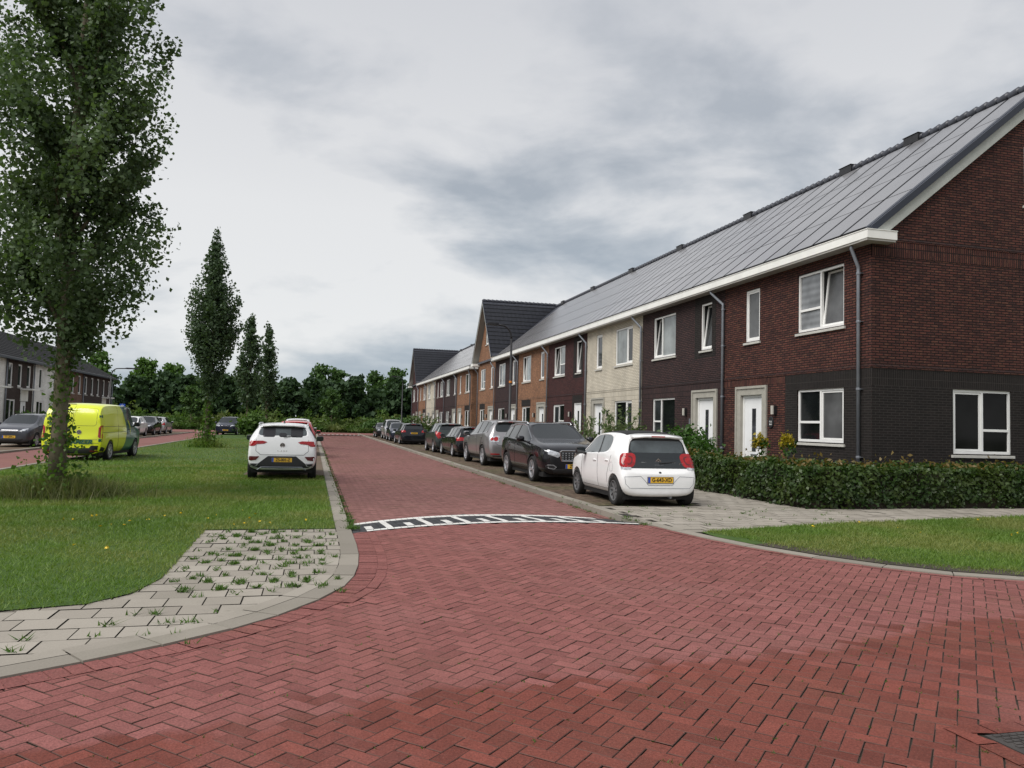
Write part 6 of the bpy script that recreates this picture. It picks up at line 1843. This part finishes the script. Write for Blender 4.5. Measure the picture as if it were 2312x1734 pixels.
def ground():
    sheet('ground', [(-1500, -300), (1500, -300), (1500, 2500), (-1500, 2500)], -.30, M['meadow'])
    near_street = lambda x, y: y > (NEAR(x) - .02 if .5 < x < 5.3 else 10.5)
    # --- plateau of the crossing
    mb = MB()
    base = [(-40, -8), (40, -8), (40, 6.3)] + R_OUT[::-1][1:-2] + [(5.27, 11.5), (.6, 10.9)] + L_OUT[2:] + [(-40, 3.5)]
    mb.poly([(x, y, -.010) for x, y in base[::1]], 1)
    plat = [(-7.5, 2.0), (10.5, 2.0), (10.5, 6.6)] + [p for p in R_OUT[::-1] if p[0] < 10.5 and p[1] < 12] + [(5.3, 12.), (.55, 12.)] + [p for p in L_OUT[2:] if p[0] > -7.5]
    def fn(x, y):
        if .5 < x < 5.35 and y > NEAR(min(max(x, .55), 5.25)) - .03: return False
        return bool(in_poly(np.array([x]), np.array([y]), plat_o)[0])
    Lo = offset_line(L_OUT[2:], -.02); Ro = offset_line(R_OUT, .02)
    plat_o = [(-7.5, 1.6), (10.5, 1.6), (10.5, 6.5)] + [p for p in Ro[::-1] if p[0] < 10.5 and p[1] < 12] + [(5.3, 12.), (.55, 12.)] + [p for p in Lo if p[0] > -7.5]
    mh = lambda x, y: not (3.40 < x < 4.16 and 2.64 < y < 3.40)
    herring(mb, dict(box=(-7.5, 10.5, 1.7, 12.2), fn=lambda x, y: fn(x, y) and mh(x, y)), pi / 4, 0., cham=.0028, gap=.0046)
    # border course along the kerb, and a second row
    strip(mb, L_OUT[1:], .005, .205, .0045, .105, .008, 3, 0, skip=lambda x, y: x < -7 or y > NEAR(.62) - .05)
    strip(mb, L_OUT[1:], .212, .312, .0045, .21, .008, 4, 0, skip=lambda x, y: x < -1 or y > NEAR(.7) - .05 or y < 7)
    strip(mb, R_OUT[1:], -.10, -.004, .0045, .21, .008, 5, 0, skip=lambda x, y: x > 10 or y > NEAR(5.2) - .02)
    # brick frame round the manhole
    fr = [(3.31, 2.55), (4.25, 2.55), (4.25, 3.49), (3.31, 3.49), (3.31, 2.55)]
    strip(mb, fr, .004, .13, .0035, .21, .008, 6, 0)
    # coarse continuation outside the near field
    for poly in ([(-40, -8), (-7.5, -8), (-7.5, 3.7), (-40, 3.5)], [(10.5, -8), (40, -8), (40, 6.2), (10.5, 6.3)], [(-7.5, -8), (10.5, -8), (10.5, 1.75), (-7.5, 1.75)]):
        mb.poly([(x, y, -.002) for x, y in poly], 2)
    structure(mb.build('road', [M['brick_near'], M['brick_joint'], M['brick_far'], M['brick_edge']]))
    # --- the street beyond the ramp
    mb = MB()
    nx = 16
    ys = [10.9 + .35 * i for i in range(12)] + [16, 30, 60, 87]
    for i in range(nx):
        xa, xb = .5 + 4.85 * i / nx, .5 + 4.85 * (i + 1) / nx
        for ya, yb in zip(ys[:-1], ys[1:]):
            mb.poly([(xa, ya, road_z(xa, ya) - .012), (xb, ya, road_z(xb, ya) - .012), (xb, yb, road_z(xb, yb) - .012), (xa, yb, road_z(xa, yb) - .012)], 1)
    herring(mb, dict(box=(.55, 5.3, 12.3, 86), fn=lambda x, y: .83 < x < 5.14 and y > FAR(x) + .02), pi / 4, ROADZ, gap=.006)
    strip(mb, [(.58, 86), (.58, 12.3)], .01, .11, ROADZ + .003, .21, .010, 7); strip(mb, [(.58, 86), (.58, 12.3)], .122, .225, ROADZ + .003, .21, .010, 8)
    strip(mb, [(5.27, 12.9), (5.27, 86)], .01, .115, ROADZ + .003, .21, .010, 9)
    structure(mb.build('street', [M['brick_street'], M['brick_joint']]))
    # --- speed ramp blocks
    mb = MB(); r = random.Random(3)
    def P(x, v, dz): 
        n, f = NEAR(x), FAR(x); y = n + (f - n) * v; return (x, y, road_z(x, y) + dz)
    def cell(x0, x1, v0, v1, dz, mi):
        k = max(1, round((x1 - x0) / .105)); m = max(1, round((v1 - v0) * (FAR(x0) - NEAR(x0)) / .21))
        for i in range(k):
            for j in range(m):
                a, b = x0 + (x1 - x0) * i / k + .003, x0 + (x1 - x0) * (i + 1) / k - .003; c, d = v0 + (v1 - v0) * j / m + .003, v0 + (v1 - v0) * (j + 1) / m - .003
                mb.poly([P(a, c, dz), P(b, c, dz), P(b, d, dz), P(a, d, dz)], mi, min(1, max(0, r.gauss(.5, .25))))
    cell(.60, 5.24, 0, 1, .002, 1)
    cell(.80, 5.20, 0, .10, .006, 0); cell(.68, 4.95, .86, 1., .006, 0)
    x = 1.16
    while x < 5.0:
        cell(x - .055, x + .055, .10, .86, .006, 0); x += .64
    x = .86
    while x < 5.1:
        cell(x - .06, x + .06, .13, .5, .006, 0); x += .64
    o = mb.build('speed_ramp_marking', [M['bumpwhite'], M['bumpblack']]); structure(o)
    # --- kerbs
    mb = MB()
    strip(mb, L_OUT, -.205, -.0, .016, 1.0, .012, 11, 0, -.14)
    structure(mb.build('kerb', [M['kerb']]))
    mb = MB(); strip(mb, R_OUT, .0, .21, .016, 1.0, .012, 12, 0, -.14)
    structure(mb.build('kerb', [M['kerb']]))
    # --- paving at the tip of the verge
    Lin = offset_line(L_OUT[2:], -.2)
    pave = [(-1.38, 11.35), (-1.36, 9.4), (-1.34, 8.02), (-1.47, 7.38), (-1.73, 7.02), (-2.3, 6.87), (-3.2, 6.62), (-5, 6.3), (-9, 6.0), (-9, 3.75)] + [p for p in Lin[::-1] if p[0] > -8.9] + [(.37, 11.35)]
    mb = MB(); mb.poly([(x, y, .003) for x, y in pave], 1)
    inner = offset_line(pave, 0)
    pin = lambda x, y: bool(in_poly(np.array([x]), np.array([y]), pave)[0])
    pave2 = [(-1.7, 11.55), (-1.66, 8.1), (-1.78, 7.62), (-2.0, 7.34), (-3.2, 6.95), (-5, 6.62), (-9, 6.35)] + pave[9:-1] + [(.37, 11.55)]
    pin = lambda x, y: bool(in_poly(np.array([x]), np.array([y]), pave2)[0])
    tiles(mb, pin, (-9, .45, 3.6, 11.6), .30, .30, .012, .012, .5, 0, 21)
    strip(mb, L_OUT[1:], -.36, -.212, .0155, .5, .012, 13, 0, skip=lambda x, y: x < -8.5 or y > 11.3 or y > 9.2)
    structure(mb.build('verge_paving', [M['slab'], M['brick_joint']]))
    # --- pavement by the houses, with the corner
    Rin = offset_line(R_OUT, .2)
    gy = lambda x: 10.55 + (x - 5.5) * .27 if x < 8.4 else 11.33 + (x - 8.4) * .155 if x < 13.8 else 12.2
    pv = [(5.47, 14.3), (5.47, 12.0)] + [p for p in Rin if 10.4 < p[1] < 12.3] + [(x, gy(x) - .05) for x in (5.7, 6.5, 7.5, 8.4, 10, 12, 13.8, 20)] + [(30, 12.2), (30, 13.75), (9.75, 13.75), (9.75, 100), (7.72, 100), (7.72, 14.3)]
    mb = MB(); mb.poly([(x, y, .003) for x, y in pv], 1)
    pv2 = [(x, y - .3) if 5.6 < x < 21 and y < 12.2 and y > gy(x) - .1 and y < gy(x) else (x, y) for x, y in pv]
    pin2 = lambda x, y: bool(in_poly(np.array([x]), np.array([y]), pv2)[0])
    tiles(mb, lambda x, y: (7.80 < x < 9.72 if y > 14.4 else pin2(x, y)), (5.3, 20, 10.2, 70.2), .30, .30, .012, .008, .5, 0, 22)
    structure(mb.build('pavement', [M['slab'], M['brick_joint']]))
    # --- parking bays
    mb = MB(); mb.poly([(5.48, 14.3, .003), (7.72, 14.3, .003), (7.72, 86, .003), (5.48, 86, .003)], 1)
    tiles(mb, lambda x, y: True, (5.5, 7.7, 14.32, 86), .105, .21, .012, .007, 0, 0, 24)
    structure(mb.build('parking_bay', [M['brick_park'], M['brick_joint']]))
    mb = MB(); mb.poly([(-8.0, 20.5, .010), (-6.0, 20.5, .010), (-6.0, 33.5, .010), (-8.0, 33.5, .010)]); structure(mb.build('parking_bay', [M['brick_park']]))
    mb = MB(); mb.poly([(-1.75, 21.9, .032), (.37, 21.9, .032), (.37, 60, .032), (-1.75, 60, .032)]); structure(mb.build('parking_bay', [M['brick_park']]))
    # --- the road on the other side of the verge and the road across the end
    mb = MB(); mb.poly([(-11.7, 3.5, -.06), (-8.05, 3.5, -.06), (-8.05, 87, -.06), (-11.7, 87, -.06)]); structure(mb.build('side_road', [M['brick_far']]))
    mb = MB(); mb.poly([(-14.1, 3.5, .0), (-11.95, 3.5, .0), (-11.95, 84, .0), (-14.1, 84, .0)]); structure(mb.build('parking_bay', [M['brick_park']]))
    mb = MB(); strip(mb, [(-8.05, 4), (-8.05, 84)], .0, .16, .02, 1., .012, 31, 0, -.2); strip(mb, [(-11.7, 4), (-11.7, 84)], .0, .22, .02, 1., .012, 32, 0, -.2); structure(mb.build('kerb', [M['kerb']]))
    mb = MB(); mb.poly([(-19, 3.5, .004), (-14.1, 3.5, .004), (-14.1, 88, .004), (-19, 88, .004)]); structure(mb.build('pavement', [M['slab']]))
    mb = MB(); mb.poly([(-80, 86.5, -.03), (40, 86.5, -.03), (40, 101, -.03), (-80, 101, -.03)]); structure(mb.build('end_road', [M['brick_far']]))
    mb = MB()
    for (xa, xb) in ((-11.5, -8.0), (.7, 5.2)):
        k = int((xb - xa) / .42)
        for i in range(k):
            a = xa + (xb - xa) * i / k; b = a + (xb - xa) / k * .52
            mb.poly([(a, 84.6, .0), (b, 84.6, .0), (b, 85.9, .0), (a, 85.9, .0)], 0)
        mb.poly([(xa, 84.2, -.004), (xb, 84.2, -.004), (xb, 86.2, -.004), (xa, 86.2, -.004)], 1)
    structure(mb.build('far_ramp_marking', [M['bumpwhite'], M['brick_far']]))
    # --- lawns
    va = [(-7.9, 86), (-7.9, 6.2), (-5, 6.28), (-3.2, 6.6), (-2.3, 6.85), (-1.73, 7.0), (-1.47, 7.36), (-1.34, 8.0), (-1.36, 9.4), (-1.38, 11.33), (.37, 11.33), (.37, 86)]
    sheet('verge_lawn', va, .022, M['lawn'])
    sheet('verge_lawn', [(-60, 5.9), (-7.9, 6.0), (-7.9, 10), (-60, 10)], -.02, M['lawn'])
    rb = [p for p in Rin if p[1] < 10.6 and p[0] < 26] 
    ra = [(x, gy(x)) for x in (26, 20, 13.8, 12, 10, 8.4, 7.5, 6.5, 5.72)] + rb + [(26, 6.42)]
    sheet('corner_lawn', ra, .020, M['lawn'])
    # bare earth edge along the kerb
    e0 = [p for p in Rin if 5.65 < p[0] < 26 and p[1] < 9.8]; e1 = [(x + .0, y) for x, y in offset_line(e0, .20)]; e1 = [tuple(Vector(p) + (Vector(p) - Vector(q)).normalized() * (.18 + .16 * sin(i * 2.3))) for i, (p, q) in enumerate(zip(e1, e0))]
    mb = MB(); mb.poly([(x, y, .0245) for x, y in e0 + e1[::-1]]); structure(mb.build('bare_soil', [M['soil']]))
    sheet('garden_soil', [(9.75, 13.7), (40, 13.75), (40, 120), (9.75, 120)], .002, M['soil'])
    vb = [(-7.8, 60), (-7.8, 6.25), (-5, 6.27), (-3.2, 6.58), (-2.3, 6.82), (-1.71, 6.97), (-1.44, 7.34), (-1.31, 8.0), (-1.33, 9.4), (-1.35, 11.31), (.36, 11.31), (.33, 21.8), (-1.8, 21.8), (-1.8, 60)]
    rr = [(x, gy(x) + .0) for x in (16, 13.8, 12, 10, 8.4, 7.5, 6.5, 5.75)] + offset_line([p for p in Rin if p[1] < 10.3 and p[0] < 16], .24) + [(16, 6.6)]
    strip_ = offset_line([p for p in Rin if p[1] < 9.8 and p[0] < 16], .04) + offset_line([p for p in Rin if p[1] < 9.8 and p[0] < 16], .30)[::-1]
    lawns([(vb, .02, 1500), (rr, .018, 2300), (strip_, .02, 650)])
    # --- manhole cover and kerb gully
    root = empty('manhole_cover', (3.78, 3.02, 0), 0, 1, 'square cast iron manhole cover with a round lid in the red bricks', 'manhole cover')
    f = MB(); f.prism([(-.33, -.33), (.33, -.33), (.33, .33), (-.33, .33)], -.01, .006); f.build('frame', M['iron'], root)
    f = MB()
    for i in range(-6, 7):
        for j in range(-9, 10):
            x, y = i * .05 + (.025 if j % 2 else 0), j * .034
            if abs(x) < .3 and abs(y) < .31 and abs(hypot(x, y) - .26) > .02: f.box((x - .020, y - .012, .006), (x + .020, y + .012, .0105))
    f.build('tread_pattern', M['iron'], root)
    f = MB(); f.lathe([(.252, .0065), (.252, .008), (.262, .008), (.262, .0065)], 'Z', 40); f.build('lid_rim', M['ink'], root)
    root = empty('gully_grate', (5.40, 12.70, .016), 0, 1, 'small dark iron gully grate set in the kerb by the ramp', 'gully')
    f = MB(); f.box((-.09, -.23, -.13), (.10, .23, -.004)); f.build('frame', M['iron'], root)
    f = MB()
    for i in range(7): f.box((-.08, -.19 + .058 * i, -.02), (.09, -.165 + .058 * i, .012))
    f.build('grate', M['iron'], root)
# ------------------------------------------------------------------ placement of buildings and street furniture
def street_lamp(loc, label, arm=(-1, 0), h=5.95, reach=1.05, group='street lamps', mat='ink', sticker=False):
    root = empty('street_lamp', loc, 0, 1, label, 'street lamp', group)
    ax, ay = arm
    p = MB(); p.tube([(0, 0, -.1), (0, 0, .9), (0, 0, .92), (0, 0, h - .75)], [.085, .085, .06, .045], 12)
    pts = [(0, 0, h - .75)]
    for i in range(1, 8):
        a = pi / 2 * i / 7; pts.append((ax * .42 * (1 - cos(a)), ay * .42 * (1 - cos(a)), h - .75 + .55 * sin(a)))
    pts.append((ax * reach * .62, ay * reach * .62, h - .17)); p.tube(pts, [.045] + [.04] * 8, 10)
    p.build('pole', M[mat], root, smooth=True)
    hd = MB()
    a0, a1 = reach * .55, reach * 1.05
    vs = []
    for (t, w, z0, z1) in ((a0, .07, h - .21, h - .13), (a0 + .12, .12, h - .22, h - .11), (a1 - .05, .12, h - .19, h - .12), (a1, .08, h - .18, h - .14)):
        for s in (-1, 1):
            vs += [(ax * t - ay * s * w, ay * t + ax * s * w, z0), (ax * t - ay * s * w, ay * t + ax * s * w, z1)]
    fs = []
    for j in range(3):
        a, b = j * 4, j * 4 + 4
        fs += [(a, b, b + 1, a + 1), (a + 2, a + 3, b + 3, b + 2), (a + 1, b + 1, b + 3, a + 3), (a, a + 2, b + 2, b)]
    fs += [(0, 1, 3, 2), (12, 14, 15, 13)]
    hd.faces(vs, fs); hd.build('lamp_head', M[mat], root, recalc=True)
    if not sticker: return root
    st = MB(); st.lathe([(.062, 3.32), (.066, 3.33), (.066, 3.40), (.062, 3.41)], n=12); st.build('sticker', M['orangelens'], root)
    return root

def place_houses():
    G1, G2 = 'houses of the terrace beside the red street', 'houses of the farther terrace'
    D = dict
    Y = [15.18, 21.79, 28.08, 34.43, 40.62, 47.05, 53.40, 59.48]
    # the corner house is 6.61 wide and ends in a gable wall
    h1 = brick_house(Y[0], Y[1] - Y[0], 'corner house of dark red brick with a black brick ground floor and solar roof',
                     D(brick='red', lower='nearblack', near_window=True, end=True, up=[(1, 'tilt'), (1, 'tran')], upp=['pane_screen', 'pane_blind', 'pane_blind'], down=[(1, 'sash'), (1, 'tran')], downp=['pane_screen', 'pane_dark', 'pane_dark'],
                       smallp=['pane_screen'], endw=[(2.28, 4.0, 1.13, 2.67), (4.47, 5.35, 7.35, 8.85)], plate='oval', ww=1.86), group=G1)
    pl = MB(); pl.lathe([(.001, .0), (.13, .0), (.13, .022), (.12, .03), (.001, .03)], 'Z', 28)
    o = pl.build('house_number_plate', M['ink'], h1); o.matrix_local = Matrix.Translation((0, 4.02, 1.81)) @ Matrix.Rotation(-pi / 2, 4, 'Z') @ Matrix.Rotation(pi / 2, 4, 'X'); o.scale = (.95, 1.30, 1)
    t = link('plate_text', text_mesh('22', .13, M['white'], 'plate_text'), o); t.location = (0, -.02, .032)
    brick_house(Y[1], Y[2] - Y[1], 'purple-brown brick house with a black brick panel round its small upper window', D(brick='purple', near_window=False, smallpatch=True, small='tilt', up=[(1.7, 'fix'), (1, 'tilt')], upp=['pane_curtain', 'pane_dark'], down=[(1.7, 'fix'), (1, 'tran')], downp=['pane_dark', 'pane_mid', 'pane_mid'], smallp=['pane_dark']), group=G1)
    brick_house(Y[2], Y[3] - Y[2], 'cream brick house between two dark brick houses behind the loose shrubs', D(brick='cream', near_window=True, up=[(1, 'sash'), (2, 'fix')], upp=['pane_dark', 'pane_curtain'], down=[(1, 'sash'), (1.9, 'fix')], downp=['pane_mid', 'pane_dark'], smallp=['pane_mid']), group=G1)
    brick_house(Y[3], Y[4] - Y[3], 'dark red brick house with black brick panels above its plain white door', D(brick='maroon', near_window=False, door='plain', smallpatch=True, small='tilt', up=[(1, 'tran'), (1, 'tilt')], upp=['pane_mid', 'pane_curtain', 'pane_dark'], down=[(1, 'tran'), (1, 'sash')], downp=['pane_dark', 'pane_dark', 'pane_mid'], smallp=['pane_dark']), group=G1)
    brick_house(Y[4], Y[5] - Y[4], 'orange brick house with a stone door frame behind the street lamp', D(brick='orange', near_window=False, winpatch=True, up=[(1.7, 'fix'), (1, 'tilt')], upp=['pane_curtain', 'pane_dark'], down=[(1.7, 'fix'), (1, 'sash')], downp=['pane_dark', 'pane_mid']), group=G1)
    brick_house(Y[5], Y[6] - Y[5], 'purple-brown brick house next to the tall orange street gable', D(brick='purple', near_window=False, up=[(1.3, 'fix'), (1, 'sash')], upp=['pane_curtain', 'pane_mid'], down=[(1.7, 'fix'), (1, 'sash')], downp=['pane_dark', 'pane_mid']), group=G1)
    brick_house(Y[6], Y[7] - Y[6], 'orange brick house with a tall tiled gable facing the street', D(brick='orange', near_window=False, gable=True, panels=False, winpatch=True, up=[(1, 'tran'), (1, 'sash')], upp=['pane_curtain', 'pane_mid'], down=[(1, 'tran'), (1, 'sash')], ww=1.7), group=G1)
    Z = [61.8, 68.45, 75.2, 81.0, 87.7, 94.4, 101.0]
    bh = lambda i, lab, d: brick_house(Z[i], Z[i + 1] - Z[i], lab, d, group=G2)
    bh(0, 'orange brick house at the start of the farther terrace', D(brick='orange', near_window=True, winpatch=True, end=True, up=[(1, 'sash'), (1.6, 'fix')], down=[(1, 'sash'), (1.6, 'fix')]))
    bh(1, 'purple-brown brick house next to the orange start of the farther terrace', D(brick='purple', near_window=False, up=[(1.5, 'fix'), (1, 'sash')], upp=['pane_curtain', 'pane_mid']))
    bh(2, 'dark red brick house beside the cream house of the farther terrace', D(brick='maroon', near_window=True, up=[(1, 'tran'), (1, 'sash')], upp=['pane_curtain', 'pane_mid']))
    bh(3, 'cream brick house in the middle of the farther terrace', D(brick='cream', near_window=False, upp=['pane_curtain', 'pane_mid']))
    bh(4, 'orange brick house beyond the cream house of the farther terrace', D(brick='orange', near_window=True, winpatch=True))
    bh(5, 'dark red brick house with a tiled gable ending the farther terrace', D(brick='maroon', near_window=False, gable=True, panels=False))
    G3 = 'houses of the row across'
    for (y1, w, b, nw, lab, dw) in ((82.0, 9.6, 'brown', 5, 'dark brick end house of the row across with a white door panel', True), (72.4, 5.6, 'mixed', 3, 'mottled brick house of the row across half hidden by the trunk', False),
                                    (66.8, 6.4, 'whitewash', 2, 'white plastered house of the row across behind the poplar trunk', True), (60.4, 5.0, 'brown', 3, 'dark brick house of the row across between two white ones', True),
                                    (55.4, 6.0, 'whitewash', 2, 'white plastered house at the photo edge of the row across', True)):
        simple_house(y1, w, lab, b, nw, G3, dw)

def place_street():
    street_lamp((8.05, 31.6, 0), 'black street lamp with a curved arm behind the silver car', (-1, 0), sticker=True)
    street_lamp((8.05, 72.5, 0), 'distant black street lamp before the farther terrace end', (-1, 0))
    street_lamp((-14.6, 62.8, 0), 'dark street lamp at the corner of the row across', (1, 0), 5.2, 1.7)
    s = empty('parking_sign', (-14.4, 65.8, 0), 0, 1, 'small blue parking sign above the green nose of the van', 'sign')
    m = MB(); m.tube([(0, 0, 0), (0, 0, 2.45)], .03, 8); m.build('post', M['zinc'], s)
    m = MB(); m.box((-.2, -.03, 1.98), (.2, -.01, 2.42)); b = m.build('sign_panel', M['blueplate'], s)
    t = link('sign_text', text_mesh('P', .36, M['white'], 'sign_text'), b); t.matrix_local = Matrix.Translation((0, -.033, 2.20)) @ Matrix.Rotation(pi / 2, 4, 'X')
    # garden plants before the row across
    for j, (x, y) in enumerate([(-16.5, 51.4), (-16.6, 54.4), (-16.4, 64.5)]):
        shrub('bush', 'dark upright bush before the row across', (x, y, 0), .7, .7, 1.0, 900, .14, M['shrub'], 400 + j, 'bushes before the row across', stems=0)

def main():
    setup_mats(); setup_house_mats(); setup_paints(); setup_veg_mats(); setup_ground_mats()
    setup_camera(); setup_light()
    ground(); place_houses(); place_street(); place_cars()
    place_trees(); hedge(); gardens(); tufts_and_weeds()
main()
